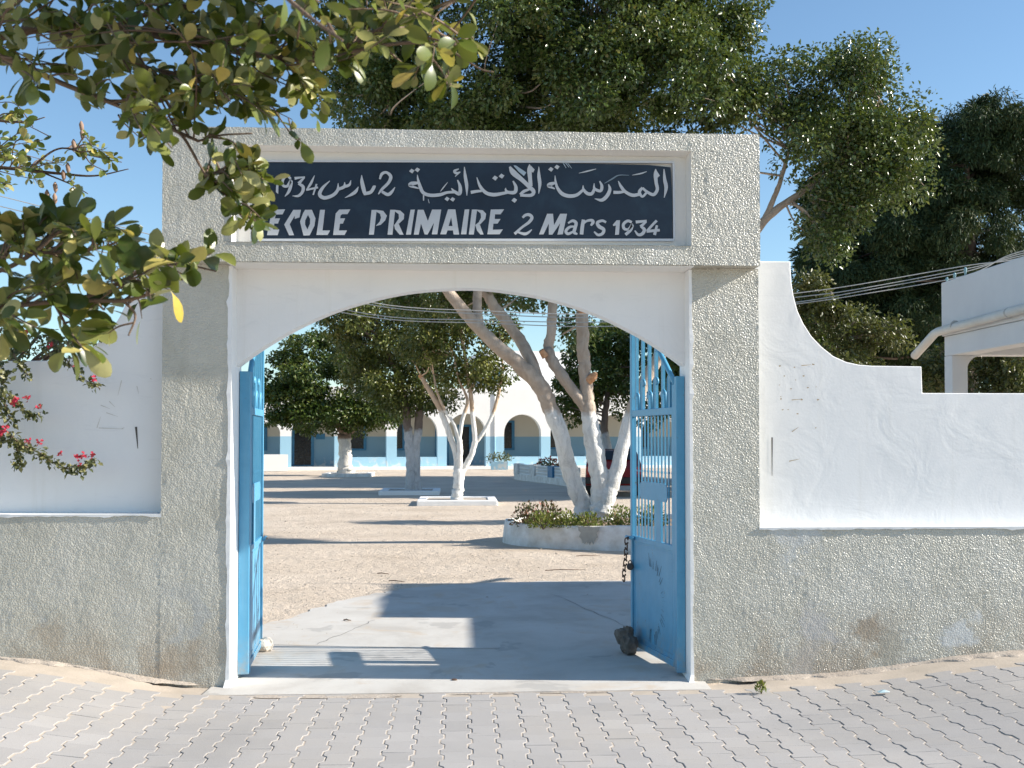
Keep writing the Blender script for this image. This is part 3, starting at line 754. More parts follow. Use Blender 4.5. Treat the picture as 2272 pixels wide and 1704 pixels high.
w.poly((722,868),(775,868),(830,1000),(815,1110),(740,1260),(700,1262),(705,1170),(745,1085),(748,1010),(715,945))
w.poly((900,868),(975,868),(938,1185),(1055,1185),(1015,1255),(845,1255))
w.poly((1195,865),(1365,862),(1320,935),(1240,935),(1215,955),(1208,1000),(1285,1000),(1250,1080),(1205,1082),(1190,1185),(1315,1185),(1275,1255),(1100,1255),(1140,925))
w.done("word_ecole")
w = Word(A_)
w.poly((1690,870),(1768,870),(1725,1250),(1650,1250))
w.poly((1750,868),(1870,885),(1925,960),(1900,1030),(1830,1100),(1755,1115),(1815,1050),(1835,990),(1820,930),(1765,900))
w.poly((1975,868),(2052,868),(2010,1250),(1935,1250))
w.poly((2040,868),(2130,880),(2190,935),(2185,1010),(2110,1080),(2045,1097),(2075,1050),(2110,1000),(2105,935),(2045,890))
w.poly((2035,1097),(2105,1083),(2180,1250),(2120,1250),(2050,1165))
w.ox = B_
w.poly((145,868),(210,865),(150,1248),(75,1250))
w.poly((255,868),(345,868),(410,1040),(475,865),(615,865),(555,1245),(470,1245),(505,1065),(405,1250),(360,1245),(305,1080),(270,1248),(195,1250))
w.poly((720,862),(775,862),(768,985),(728,1118),(712,1185),(690,1245),(600,1245))
w.poly((775,862),(832,862),(890,1248),(805,1248),(795,1185),(788,1118),(768,985)); w.poly((728,1118),(788,1118),(795,1185),(712,1185))
w.poly((975,865),(1045,862),(1000,1245),(918,1245))
w.poly((1085,865),(1165,865),(1115,1248),(1038,1248))
w.poly((1150,865),(1250,875),(1305,930),(1290,1010),(1215,1090),(1135,1102),(1190,1060),(1225,990),(1220,925),(1170,885))
w.poly((1135,1100),(1205,1093),(1265,1248),(1215,1248),(1165,1190))
w.poly((1375,865),(1580,862),(1525,938),(1440,938),(1435,1010),(1525,1010),(1480,1080),(1415,1082),(1405,1175),(1560,1170),(1510,1245),(1322,1245))
w.done("word_primaire")
w = Word(B_)
w.stroke((1862,990,34),(1905,952,42),(1965,945,48),(2005,990,50),(1960,1060,46),(1850,1140,36),(1740,1240,44))
w.stroke((1775,1205,26),(1880,1238,44),(1940,1225,40),(2005,1172,14))
w.ox = C_
w.poly((165,930),(255,930),(270,1105),(365,930),(470,930),(405,1245),(322,1250),(365,1075),(245,1250),(190,1250),(190,1080),(110,1245),(40,1248))
w.stroke((485,1075,26),(555,1038,42),(608,1070,50),(592,1150,52),(578,1215,50),(628,1243,26))
w.stroke((592,1125,26),(510,1135,40),(452,1195,46),(485,1238,44),(572,1200,30))
w.stroke((722,1020,52),(705,1120,56),(692,1248,56)); w.stroke((700,1110,24),(765,1045,34),(845,1030,44),(868,1060,50),(835,1112,30))
w.stroke((1068,1062,34),(1010,1037,40),(935,1065,46),(960,1125,56),(1030,1170,52),(1015,1232,46),(945,1255,40),(885,1205,22))
w.poly((1170,1100),(1230,1030),(1282,1030),(1265,1250),(1205,1255),(1218,1110),(1182,1120))
w.stroke((1462,1062,40),(1400,1040,42),(1335,1090,46),(1345,1158,44),(1410,1168,36),(1468,1100,46),(1440,1180,52),(1365,1252,44))
w.stroke((1522,1058,46),(1690,1040,34)); w.stroke((1685,1050,30),(1595,1130,46)); w.stroke((1598,1120,36),(1655,1175,50),(1622,1238,50),(1560,1252,40),(1508,1188,20))
w.stroke((1845,1035,40),(1775,1105,38),(1695,1198,40)); w.stroke((1688,1200,44),(1890,1182,40)); w.stroke((1848,1108,36),(1810,1256,46))
w.done("words_mars_date")
# Arabic line
w = Word(C_)
w.stroke((1955,245,14),(1965,400,50),(1988,530,54),(1958,685,10))
w.stroke((1828,245,14),(1825,330,56),(1835,450,52),(1852,560,50),(1795,638,50),(1700,598,42),(1625,535,36)); w.poly((1830,250),(1892,348),(1852,382),(1805,330))
w.stroke((1625,530,40),(1578,600,50),(1625,668,36),(1690,605,36))
w.stroke((1600,625,46),(1480,648,52),(1370,600,46),(1300,520,44),(1255,430,12)); w.stroke((1370,588,34),(1270,603,44),(1180,603,48))
w.stroke((1105,480,14),(1125,560,50),(1080,660,56),(1000,722,50),(893,700,8))
w.stroke((970,430,18),(1003,510,46),(980,582,44),(890,545,40),(885,465,10)); w.stroke((893,540,40),(850,622,50),(780,620,50),(722,560,40),(715,495,10))
w.stroke((722,560,38),(620,642,50),(500,660,56),(390,622,56),(320,530,44),(292,430,30),(285,345,8)); w.stroke((292,455,34),(210,482,62),(190,508,50),(282,548,18))
w.dia(222,250,42); w.dia(315,215,42)
w.stroke((650,310,6),(780,280,22),(915,245,8)); w.stroke((1470,340,8),(1600,315,22),(1690,285,8))
w.done("arabic_word_school")
w = Word(B_)
w.stroke((2110,210,10),(2112,350,50),(2125,480,50),(2108,625,10))
w.stroke((1665,210,30),(1720,300,86),(1850,410,66),(1960,515,62),(2030,590,60),(1990,648,50),(1825,648,40)); w.stroke((1825,640,40),(1880,590,44),(1965,556,34))
w.stroke((1968,175,14),(1965,260,64),(1977,400,60),(1985,510,60)); w.poly((1985,190),(2046,255),(2025,302),(1985,285))
w.stroke((1715,430,22),(1758,520,50),(1742,602,56),(1640,602,46),(1602,565,30),(1605,535,8))
w.stroke((1640,602,44),(1560,620,46),(1420,640,56),(1300,610,52),(1210,510,44),(1160,375,10)); w.stroke((1235,582,34),(1150,590,44),(1068,605,50))
w.dia(1735,725,44); w.dia(1440,385,44); w.dia(1540,355,44)
w.stroke((970,215,10),(982,350,46),(1005,500,50),(1008,655,10))
w.stroke((865,415,16),(905,520,50),(895,625,56),(815,590,42),(770,540,10))
w.stroke((815,600,40),(700,608,40),(600,640,50),(450,650,52),(340,610,52),(290,510,50),(258,400,30),(250,335,8)); w.stroke((268,458,34),(165,472,62),(140,502,46),(272,545,18))
w.stroke((885,245,14),(818,278,40),(850,312,40),(908,292,14)); w.stroke((900,300,12),(828,362,14))
w.dia(705,705,40); w.dia(790,712,40); w.dia(165,278,42); w.dia(250,260,42)
w.stroke((715,450,6),(650,530,18),(603,592,8)); w.stroke((345,650,22),(345,732,18)); w.stroke((415,708,8),(432,772,8))
w.done("arabic_word_primary")
w = Word(A_)
w.poly((192,435),(255,360),(266,500),(262,632),(225,600),(232,470),(198,482))
w.stroke((455,400,36),(395,355,34),(332,420,42),(338,500,40),(400,510,42),(458,430,46),(450,520,50),(420,600,44),(365,668,12))
w.stroke((512,392,46),(672,368,14)); w.stroke((664,375,26),(575,472,50)); w.stroke((572,470,36),(642,520,50),(632,600,46),(570,660,38),(478,660,8))
w.stroke((818,348,10),(762,470,40),(692,572,16)); w.stroke((690,570,30),(872,530,30)); w.stroke((850,478,28),(798,645,24))
w.stroke((1052,430,10),(940,540,46),(897,640,56),(970,690,56),(1100,650,50),(1172,570,46),(1180,465,8)); w.stroke((1180,560,44),(1270,520,46),(1280,448,8)); w.stroke((1268,520,44),(1350,492,40),(1376,422,8))
w.stroke((1490,520,10),(1450,592,50),(1380,642,40),(1283,690,6))
w.stroke((1540,340,8),(1546,450,54),(1578,590,58),(1590,650,24)); w.stroke((1585,628,50),(1680,602,50),(1732,520,48),(1738,500,24))
w.stroke((1818,405,30),(1850,325,44),(1920,302,40),(1985,365,52),(1950,460,46),(1850,560,40),(1795,635,16)); w.stroke((1850,595,40),(1940,640,50),(2000,600,44),(2052,525,8))
w.done("arabic_date")
w = Word(B_); w.poly((1720,195),(1760,195),(1918,302),(1882,356),(1800,290)); w.done("repair_stroke", 'letter2')
w = Word(C_); w.stroke((405,150,14),(455,235,8)); w.stroke((440,150,14),(500,225,6)); w.stroke((475,155,10),(540,240,4)); w.done("brush_smear", 'letter2')
w = Word(C_); w.stroke((1040,470,8),(1160,400,22),(1260,345,16),(1420,345,6)); w.done("dust_smear", 'letter3')
# ================================================================== GATE LEAVES
def gate_leaf(hx, hy, fx, fy, label, sd):
    L = math.hypot(fx-hx, fy-hy); g = empty("gate_leaf", (hx, hy, 0), math.atan2(fy-hy, fx-hx))
    tag(g, label, "gate", "blue metal gate leaves")
    top = lambda u: 1.95 + 0.50*math.sin(min(1, u/L)*math.pi/2)
    B = M['blue']; t = 0.018
    MB().box(-0.005, 0.045, -t, t, 0.05, top(0.02)).build("hinge_stile", B, g, bevel=0.003)
    MB().box(L-0.038, L, -t, t, 0.04, top(L)).build("lock_stile", B, g, bevel=0.003)
    MB().tube([(u, 0, top(u)) for u in np.linspace(0.0, L-0.01, 12)], 0.018, 8).build("top_rail", B, g, smooth=True)
    MB().box(0.045, L-0.038, -0.016, 0.016, 1.765, 1.815).build("middle_rail", B, g, bevel=0.003)
    MB().box(0.045, L-0.038, -0.016, 0.016, 0.83, 0.868).build("lock_rail", B, g, bevel=0.003)
    MB().box(0.045, L-0.038, -0.016, 0.016, 0.045, 0.09).build("bottom_rail", B, g, bevel=0.003)
    # sheet with a shallow raised frame
    pan = MB().box(0.045, L-0.038, -0.006, 0.006, 0.09, 0.83).build("panel", B, g)
    mb = MB(); i0, i1, j0, j1 = 0.075, L-0.07, 0.125, 0.80
    for s in (-1, 1):
        y0, y1 = (s*0.006, s*0.0085)
        for (a, b_, c, d) in ((i0-0.008, i0, j0, j1), (i1, i1+0.008, j0, j1), (i0, i1, j0-0.008, j0), (i0, i1, j1, j1+0.008)):
            mb.box(a, b_, min(y0, y1), max(y0, y1), c, d)
    mb.build("moulding", B, pan)
    # scratched rays of a sun motif
    mb = MB(); cu, cz = L*0.5, 0.44
    for k in range(30):
        a = -1.9 + 3.8*k/29 + random.uniform(-.03, .03); r0 = 0.17 + random.uniform(-0.01, 0.015); r1 = r0 + random.uniform(0.03, 0.09)
        if random.random() < 0.12: continue
        du, dz = math.cos(a), math.sin(a)*1.35
        for s in (-1, 1):
            y = s*0.0078; w = 0.0042
            mb.add([(cu+s*-1*du*r0-w, y, cz+dz*r0), (cu+s*-1*du*r0+w, y, cz+dz*r0), (cu+s*-1*du*r1+w*.4, y, cz+dz*r1), (cu+s*-1*du*r1-w*.4, y, cz+dz*r1)], [(0, 1, 2, 3)])
    mb.build("scratches", M['chip'], pan)["kind"] = "stuff"
    # heavy upper bars with scrolls between them
    nb = 6; us = [0.045 + (L-0.083)*(k+0.5)/nb for k in range(nb)]
    for u in us:
        MB().box(u-0.014, u+0.014, -0.010, 0.010, 1.815, top(u)-0.01).build("upper_bar", B, g)
    for k, u in enumerate(us):
        s = 1 if k % 2 == 0 else -1; hgt = 0.24 if k % 2 == 0 else 0.11
        pts = []
        for q in range(15):
            tt = q/14; an = tt*math.pi*1.6; r = 0.030*(1-0.6*tt)
            pts.append((u + s*(0.045 - 0.03*tt) - s*0.035 + s*r*math.cos(an)*0.9, 0.0, 1.83 + hgt*0.75 + r*math.sin(an)))
        stem = [(u + s*0.050, 0.0, 1.817), (u + s*0.040, 0, 1.83 + hgt*0.4), pts[0]]
        MB().tube(stem + pts[1:], 0.012, 7).build("scroll", B, g, smooth=True)
    # light lower bars with small collars
    nl = 12; us = [0.045 + (L-0.083)*(k+0.5)/nl for k in range(nl)]
    for k, u in enumerate(us):
        mb = MB(); mb.box(u-0.0075, u+0.0075, -0.0036, 0.0036, 0.868, 1.765)
        for zc in (1.02, 1.36): mb.box(u-0.009, u+0.009, -0.0062, 0.0062, zc-0.007, zc+0.007)
        mb.build("lower_bar", B, g)
    # lock plate and the wide bar under it
    pts = [(0.19*L, 1.155), (0.74*L, 1.155), (0.78*L, 1.175), (0.78*L, 1.26), (0.74*L, 1.285), (0.21*L, 1.285), (0.17*L, 1.26), (0.17*L, 1.18)]
    MB().prism(pts, min(sd*0.014, sd*0.0075), max(sd*0.014, sd*0.0075)).build("lock_plate", B, g)
    MB().box(0.30*L, 0.42*L, min(sd*0.013, sd*0.007), max(sd*0.013, sd*0.007), 0.868, 1.155).build("bolt_cover", B, g)
    MB().tube([(L-0.10, sd*0.03, 0.85), (L+0.055, sd*0.03, 0.85)], 0.013, 10).build("slide_bolt", B, g, smooth=True)
    MB().tube([(L-0.03, sd*0.016, 0.85), (L-0.03, sd*0.055, 0.85)], 0.009, 8).build("bolt_knob", M['iron'], g, smooth=True)
    return g, L
HR = (XR0 - 0.040, FRONT + 0.225); FR = at(1403, 1000, 8.02)
gr, LR = gate_leaf(HR[0], HR[1], FR.x, 8.02, "blue metal gate leaf open at the right jamb, in shade, hung with a chain", 1)
HL = (XL1 + 0.045, FRONT + 0.32); FL = at(580, 1000, 8.10)
gl, LL = gate_leaf(HL[0], HL[1], FL.x, 8.10, "blue metal gate leaf open at the left jamb, sunlit, propped by a pale stone", -1)

# chain and padlock hanging from the right leaf
ux = Vector((FR.x-HR[0], 8.02-HR[1], 0)).normalized(); nv = Vector((-ux.y, ux.x, 0))
end = Vector((HR[0], HR[1], 0)) + ux*(LR - 0.03) + nv*0.058
if end.x > FR.x + 0.2: end = Vector((FR.x, 8.0, 0))
chain = empty("chain", (end.x, end.y, 0.84)); tag(chain, "short rusty chain hanging from the right gate leaf bolt", "chain")
ring = []; R1, R2, r = 0.017, 0.028, 0.0055
path = []
for k in range(17):
    a = 2*math.pi*k/16; path.append((R1*0.8*math.cos(a), 0, (R2-R1)*(1 if math.sin(a) >= 0 else -1)*0.6 + R1*math.sin(a)))
mb = MB().tube(path, r, 6, cap=False)
lme = bpy.data.meshes.new("link"); lme.from_pydata(mb.v, [], mb.f); lme.materials.append(M['rust'])
zc = 0.0
for k in range(8):
    o = bpy.data.objects.new("link", lme); C.objects.link(o); o.parent = chain
    o.location = (-0.004*k + random.uniform(-0.003, 0.003), -0.002*k, -0.015 - 0.040*k); o.rotation_euler = (random.uniform(-.15, .15), random.uniform(-.12, .12), (math.pi/2 if k % 2 else 0) + 0.4)
pad = empty("padlock", (end.x + 0.022, end.y - 0.02, 0.635)); tag(pad, "dark round padlock on the rusty chain of the right gate leaf", "padlock")
mb = MB(); mb.tube([(0, -0.011, 0), (0, -0.006, 0), (0, 0.006, 0), (0, 0.011, 0)], [0.022, 0.027, 0.027, 0.022], 14); mb.build("body", M['iron'], pad)
mb = MB().tube([(0.014*math.cos(a), 0, 0.022 + 0.024*math.sin(a)) for a in np.linspace(0, math.pi, 9)], 0.004, 6); mb.build("shackle", M['iron'], pad)

def stone(name, loc, size, mat, label, seed, jag=0.35, tilt=0):
    bm = bmesh.new(); bmesh.ops.create_icosphere(bm, subdivisions=3, radius=1)
    for v_ in bm.verts:
        d = v_.co.normalized(); k = 1 + jag*noise.noise(d*1.3 + Vector((seed, 0, 0))) + jag*0.55*noise.noise(d*3.1 + Vector((0, seed, 0)))
        v_.co = Vector((d.x*k*size[0], d.y*k*size[1], max(-0.8, d.z*k)*size[2]))
    zmin = min(v_.co.z for v_ in bm.verts)
    for v_ in bm.verts: v_.co.z -= zmin
    me = bpy.data.meshes.new(name); bm.to_mesh(me); bm.free()
    o = link(name, me, mat); o.location = loc; o.rotation_euler = (0, tilt, seed); return tag(o, label, "stone")
p = gnd(1392, 1452); o = stone("prop_stone", (p.x, p.y, 0.004), (0.095, 0.07, 0.12), M['rock_dark'], "dark jagged stone propping the right gate leaf", 1.7, 0.55)
p = gnd(588, 1446); o = stone("prop_stone", (p.x, p.y, 0.004), (0.062, 0.06, 0.058), M['rock_pale'], "pale rounded stone at the foot of the left gate leaf", 4.2, 0.25)

# ================================================================== GUARDHOUSE at the right, inside the wall
GX = 5.265; GZ = 3.31
gh = empty("guardhouse", (6.8, 9.6, 0)); tag(gh, "white flat-roofed porch building behind the right wall", "building")
def GH(o): o.matrix_parent_inverse = Matrix.Translation(gh.location).inverted(); return o
GH(MB().box(GX, 8.6, 9.02, 11.32, 2.72, GZ).build("parapet", M['guard'], gh, bevel=0.01))
GH(MB().box(GX+0.02, GX+0.24, 9.04, 11.30, 2.50, 2.717).build("edge_beam", M['guard'], gh, bevel=0.01))
GH(MB().box(GX+0.245, 8.55, 11.06, 11.29, 2.50, 2.717).build("back_beam", M['guard'], gh, bevel=0.01))
def column(x0, x1, y0, y1, haunch):
    mb = MB(); mb.box(x0, x1, y0, y1, 0, 2.498)
    for (dx, n_) in haunch:
        # rounded haunch between column and beam
        xa = x1 if dx > 0 else x0; r = 0.16; vs_ = []
        for k in range(9):
            a = math.pi/2*k/8; vs_.append((xa + dx*(r - r*math.cos(a)), 2.498 - r + r*math.sin(a)))
        prof = [(xa, 2.498)] + vs_; prof = prof if dx < 0 else prof[::-1]
        mb.prism(prof, y0+0.01, y1-0.01)
    GH(mb.build("column", M['guard'], gh, bevel=0.008))
column(GX+0.021, GX+0.19, 11.12, 11.299, [(1, 0)])
column(8.3, 8.5, 11.12, 11.299, [(-1, 0)])
column(GX+0.021, GX+0.19, 9.05, 9.22, [(1, 0)])
GH(MB().box(GX, 8.6, 7.57, 9.015, 0, 2.86).build("gate_room", M['guard'], gh, bevel=0.01))
pp = [(GX-0.05, 9.04, 2.815), (GX-0.05, 11.30, 2.77), (GX-0.06, 11.36, 2.755), (GX-0.075, 11.84, 2.55)]
GH(MB().tube(pp, 0.047, 12).build("drain_pipe", M['pipe'], gh, smooth=True))
for yy in (9.8, 10.9): GH(MB().tube([(GX-0.05, yy-0.012, 2.797-(yy-8)*0.0), (GX-0.05, yy+0.012, 2.797)], 0.0515, 12).build("pipe_clip", M['wire'], gh))
# insulators on the parapet corner
ins = []
for k, (dy, dz) in enumerate(((0.0, 0.02), (-0.18, 0.06), (-0.42, 0.10))):
    GH(MB().tube([(GX+0.03, 11.24+dy, GZ-0.0), (GX+0.03, 11.24+dy, GZ+0.02+dz*.5), (GX+0.03, 11.24+dy, GZ+0.04+dz*.5)], [0.010, 0.018, 0.010], 8).build("insulator", M['glass_ins'], gh, smooth=True))
# overhead wires crossing behind the gateway
pole_top = Vector((-8.5, 12.6, 5.2))
for k, (ya, pts) in enumerate(((0, [(2272,556),(2140,590),(1900,632),(1755,652),(1400,694),(1080,690),(780,662),(358,527)]),
                               (1, [(2272,560),(2140,597),(1900,642),(1755,661),(1400,702),(1080,697),(780,668),(358,546)]),
                               (2, [(2272,566),(2140,603),(1900,648),(1755,672),(1400,712),(1080,710),(780,690),(358,566)]),
                               (3, [(2272,570),(2140,612),(1900,655),(1755,676),(1400,722),(1080,717),(780,697),(358,590)]))):
    q = []
    for i, (x, y) in enumerate(pts):
        Y = interp(x, [0, 2130, 2272], [12.4, 11.27, 9.97]); q.append(tuple(at(x, y, Y)) + (0.006,))
    q = [(GX+0.22, 9.05, GZ+0.015+0.012*k, .006), (GX+0.09, 10.0, GZ+0.03+0.018*k, .006)] + q[1:] + [(pole_top.x, pole_top.y, pole_top.z - 0.14*k, 0.006)]
    s = smooth_path(q, 8); mb = MB().tube([v_[:3] for v_ in s], 0.0055, 5)
    tag(mb.build("overhead_wire", M['wire']), ["uppermost of the overhead wires behind the gateway", "second overhead wire from the top behind the gateway", "third overhead wire from the top behind the gateway", "lowest of the overhead wires behind the gateway"][k], "wire", "overhead wires")
pl = MB().tube([(-8.5, 12.6, -0.3), (-8.5, 12.6, 5.4)], [0.11, 0.08], 12).build("utility_pole", M['pole'], smooth=True)
tag(pl, "timber pole carrying the overhead wires beyond the left wall", "pole")

# ================================================================== SCHOOL ARCADE
BY = 58.0
sx = lambda px: at(px, 976, BY).x
school = empty("school_building", (at(950, 976, BY).x, BY, 0)); tag(school, "long white and light blue school building with arcade across the yard", "building")
def SC(o): o.matrix_parent_inverse = Matrix.Translation(school.location).inverted(); return o
ZT = 4.45; D_ = 0.4; ZSPR = 1.95
bays = [(360,455,'s'), (476,571,'s'), (560+23,626,'s'), (650,743,'d'), (759,857,'s'), (880,971,'s'), (992,1081,'d'), (1123,1209,'s'), (1231,1318,'s'), (1340,1427,'d'), (1449,1536,'s'), (1558,1645,'s'), (1667,1754,'s'), (1776,1863,'s')]
prev = 300
for (a, b_, kind) in bays:
    x0, x1 = sx(a), sx(b_); xp = sx(prev)
    SC(MB().box(xp, x0, BY, BY+D_, 0, ZT).build("pier", M['school'], school))
    cx, hs = (x0+x1)/2, (x1-x0)/2; rise = min(hs, 1.12); n = 16; vs_ = []
    for i in range(n+1):
        an = math.pi*(1 - i/n); x = cx + hs*math.cos(an); z = ZSPR + rise*math.sin(an)
        vs_ += [(x, BY, z), (x, BY, ZT), (x, BY+D_, z), (x, BY+D_, ZT)]
    fs = []
    for i in range(n):
        q = 4*i; fs += [(q, q+4, q+5, q+1), (q+2, q+3, q+7, q+6), (q, q+2, q+6, q+4), (q+1, q+5, q+7, q+3)]
    SC(MB().add(vs_, fs).build("arch", M['school'], school))
    if kind == 's': SC(MB().box(x0+0.001, x1-0.001, BY+0.01, BY+0.3, 0, 0.66).build("low_wall", M['school'], school))
    prev = b_
SC(MB().box(sx(prev), sx(2050), BY, BY+D_, 0, ZT).build("end_wall", M['school'], school))
xa, xb = sx(300), sx(2050)
SC(MB().box(xa, xb, BY+2.6, BY+2.9, 0, ZT-0.01).build("gallery_wall", M['school_in'], school))
SC(MB().box(xa, xb, BY+D_+0.001, BY+2.599, 3.3, 3.5).build("gallery_ceiling", M['school_in'], school))
SC(MB().box(xa, xb, BY+0.05, BY+8, ZT-0.4, ZT-0.02).build("roof", M['school_white'], school))
SC(MB().box(xa, xb, BY-0.5, BY+2.6, -0.02, 0.14).build("step", M['school_white'], school))
SC(MB().box(sx(1120), sx(1345), BY+4, BY+9, ZT-0.4, at(1200, 775, BY+4).z).build("upper_room", M['school_white'], school))
SC(MB().box(sx(1130), sx(1160), BY+3.95, BY+4.0, 5.1, 5.7).build("upper_window", M['door_blue'], school))
SC(MB().box(sx(560), sx(640), BY-2.2, BY-1.9, 0, 0.85).build("terrace_wall", M['school_white'], school))
GY = BY + 2.6
def opening(a, b_, z0, z1, name):
    x0, x1 = at(a, 976, GY).x, at(b_, 976, GY).x
    f = MB()
    for (p0, p1, q0, q1) in ((x0-0.12, x0, z0, z1), (x1, x1+0.16, z0, z1), (x0-0.12, x1+0.16, z1, z1+0.12), (x0-0.12, x1+0.16, z0-0.1, z0)):
        f.box(p0, p1, GY-0.07, GY+0.05, q0, q1)
    fr = SC(f.build(name, M['door_blue'], school))
    g = MB().box(x0, x1, GY-0.02, GY+0.02, z0, z1).build("pane", M['dark_room'], fr); 
opening(585, 612, 1.1, 2.55, "window"); opening(676, 712, 0.2, 2.4, "door"); opening(783, 826, 1.1, 2.4, "window")
opening(884, 912, 1.1, 2.5, "window"); opening(990, 1010, 0.2, 2.35, "door"); opening(1040, 1062, 0.3, 2.35, "door")
opening(1126, 1160, 1.1, 2.6, "window"); opening(1240, 1275, 1.15, 2.4, "window"); opening(1345, 1362, 0.3, 2.4, "door"); opening(1440, 1480, 1.15, 2.4, "window")
# notice above the left doorway reading nothing legible: small dark board
SC(MB().box(at(722, 976, GY).x, at(742, 976, GY).x, GY-0.03, GY-0.001, 1.62, 1.95).build("notice_board", M['door_blue'], school))
school.rotation_euler.z = math.radians(11)
# drain pipe on the pier
SC(MB().tube([(sx(1101), BY-0.04, 0.1), (sx(1101), BY-0.04, ZT)], 0.035, 6).build("downpipe", M['school'], school))

# ================================================================== YARD
def kerb(px0, px1, yf, depth, label, h=0.11):
    x0, x1 = at(px0, 976, yf).x, at(px1, 976, yf).x
    k = empty("tree_kerb", ((x0+x1)/2, yf + depth/2, 0)); tag(k, label, "kerb", "low white kerbs round the yard trees")
    hw, hd, w = (x1-x0)/2, depth/2, 0.22
    MB().box(-hw, hw, -hd, -hd+w, -0.03, h).build("front_kerb", M['pale_wall'] if yf > 40 else M['white'], k, bevel=0.02)
    MB().box(-hw, hw, hd-w, hd, -0.03, h).build("back_kerb", M['white'], k, bevel=0.02)
    MB().box(-hw, -hw+w, -hd+w+.002, hd-w-.002, -0.03, h-.003).build("side_kerb", M['white'], k, bevel=0.02)
    MB().box(hw-w, hw, -hd+w+.002, hd-w-.002, -0.03, h-.003).build("side_kerb", M['white'], k, bevel=0.02)
    MB().box(-hw+w, hw-w, -hd+w, hd-w, -0.03, h*0.75).build("soil", M['dirt'], k)
kerb(925, 1104, 25.9, 2.0, "low white kerb round the pale multi-stemmed tree")
kerb(840, 975, 30.9, 2.0, "low white kerb round the twin-trunked grey tree")
kerb(714, 822, 46.2, 2.4, "low worn kerb round the clipped round tree", 0.13)

# planter ring of the large fig
PCX, PCY, PRX, PRY, PH = 2.62, 16.6, 1.93, 1.42, 0.34
planter = empty("planter", (PCX, PCY, 0)); tag(planter, "low whitewashed round planter wall under the large fig tree", "planter")
n = 72; vs_ = []
for k in range(n):
    a = 2*math.pi*k/n; c, s = math.cos(a), math.sin(a)
    w = 0.015*noise.noise((c*3, s*3, 1)); h = PH + 0.02*noise.noise((c*4, s*4, 5))
    for (ex, zz_) in ((0.02+w, -0.05), (w, h*0.5), (-0.02+w, h-0.015), (-0.04+w, h), (-0.14, h), (-0.16, 0.1)):
        vs_.append(((PRX+ex)*c, (PRY+ex)*s, zz_))
MB().add(vs_, [(6*k+j, 6*((k+1) % n)+j, 6*((k+1) % n)+j+1, 6*k+j+1) for k in range(n) for j in range(5)]).build("wall", M['pale_wall'], planter, smooth=True)
MB().slab([((PRX-0.13)*math.cos(2*math.pi*k/40), (PRY-0.13)*math.sin(2*math.pi*k/40)) for k in range(40)], 0, PH-0.07).build("soil", M['soil'], planter)
# cement repair on the front of the planter wall
vs_ = []; rows = 8; cols = 14
for j in range(rows+1):
    for i in range(cols+1):
        tz = j/rows; wid = 0.045 + 0.045*tz + 0.03*noise.noise((tz*4, 2, 0)); a = -math.pi/2 - 0.40 + (i/cols-0.5)*2*wid
        z = (0.10 + 0.06*noise.noise((i*0.5, 3, 1))) + tz*(PH - 0.105 - 0.06*noise.noise((i*0.5, 3, 1)))
        ex = 0.018 + (0.5-z/PH)*0.03 + 0.012
        vs_.append(((PRX+ex)*math.cos(a), (PRY+ex)*math.sin(a), min(z, PH-0.006)))
MB().add(vs_, [(j*(cols+1)+i, j*(cols+1)+i+1, (j+1)*(cols+1)+i+1, (j+1)*(cols+1)+i) for j in range(rows) for i in range(cols)]).build("cement_patch", M['patch'], planter, smooth=True)

# low lattice wall with blue pillar in front of the arcade
lw = empty("lattice_wall", (2.2, 43.0, 0), math.atan2(35.5-43.0, 4.0-2.2)); tag(lw, "low garden wall with pierced blocks and a blue pillar, in the yard", "wall")
LWL = math.hypot(7.5, 1.8)
MB().box(0, LWL, 0, 0.25, -0.03, 0.22).build("plinth", M['pale_wall'], lw)
for i, u in enumerate((0, 2.2, 4.4, 6.6)):
    MB().box(u, u+0.55, -0.02, 0.27, 0.221, 0.64).build("pillar", M['door_blue'] if i == 2 else M['pale_wall'], lw, bevel=0.01)
for u in (0.55, 2.75, 4.95):
    mb = MB()
    for j in range(4): mb.box(u+0.001, u+1.649, 0.06, 0.2, 0.222+j*0.12, 0.255+j*0.12)
    for i in range(11): mb.box(u+0.02+i*0.155, u+0.055+i*0.155, 0.065, 0.195, 0.223, 0.61)
    mb.build("pierced_block", M['school_white'], lw)

# red hatchback parked beyond the fig
car = empty("parked_car", (at(1362, 1000, 29.6).x, 29.6, 0), math.radians(-7)); tag(car, "dark red hatchback parked in the shade, seen from behind", "car")
W2, H2 = 0.80, 1.32
prof = [(-0.0, 0.30), (-0.06, 0.55), (0.0, 0.82), (0.16, 0.98), (0.55, 1.28), (1.3, 1.33), (2.0, 1.26), (2.6, 0.94), (3.4, 0.84), (3.75, 0.62), (3.75, 0.30)]
vs_ = []; secs = [(-W2, 0.0), (-W2*0.97, 0.0), (W2*0.97, 0), (W2, 0)]
for sx_, _ in ((-1, 0), (1, 0)):
    for (y, z) in prof:
        k = 1.0 if z < 0.85 else 1.0 - 0.42*(z-0.85)
        vs_.append((sx_*W2*k, y, z))
n = len(prof)
fs = [tuple(range(n)), tuple(range(2*n-1, n-1, -1))] + [(i, n+i, n+(i+1) % n, (i+1) % n) for i in range(n)]
MB().add(vs_, fs).build("body", M['car_paint'], car, bevel=0.05)
wd = lambda z: W2*(1.0 - 0.42*(z-0.85))
MB().add([(-wd(1.02)*0.86, 0.19, 1.02), (wd(1.02)*0.86, 0.19, 1.02), (wd(1.26)*0.84, 0.50, 1.265), (-wd(1.26)*0.84, 0.50, 1.265)], [(0, 1, 2, 3)]).build("rear_window", M['car_glass'], car)
for o in car.children:
    if o.name.startswith("rear_window"): o.location = (0, -0.025, 0.012)
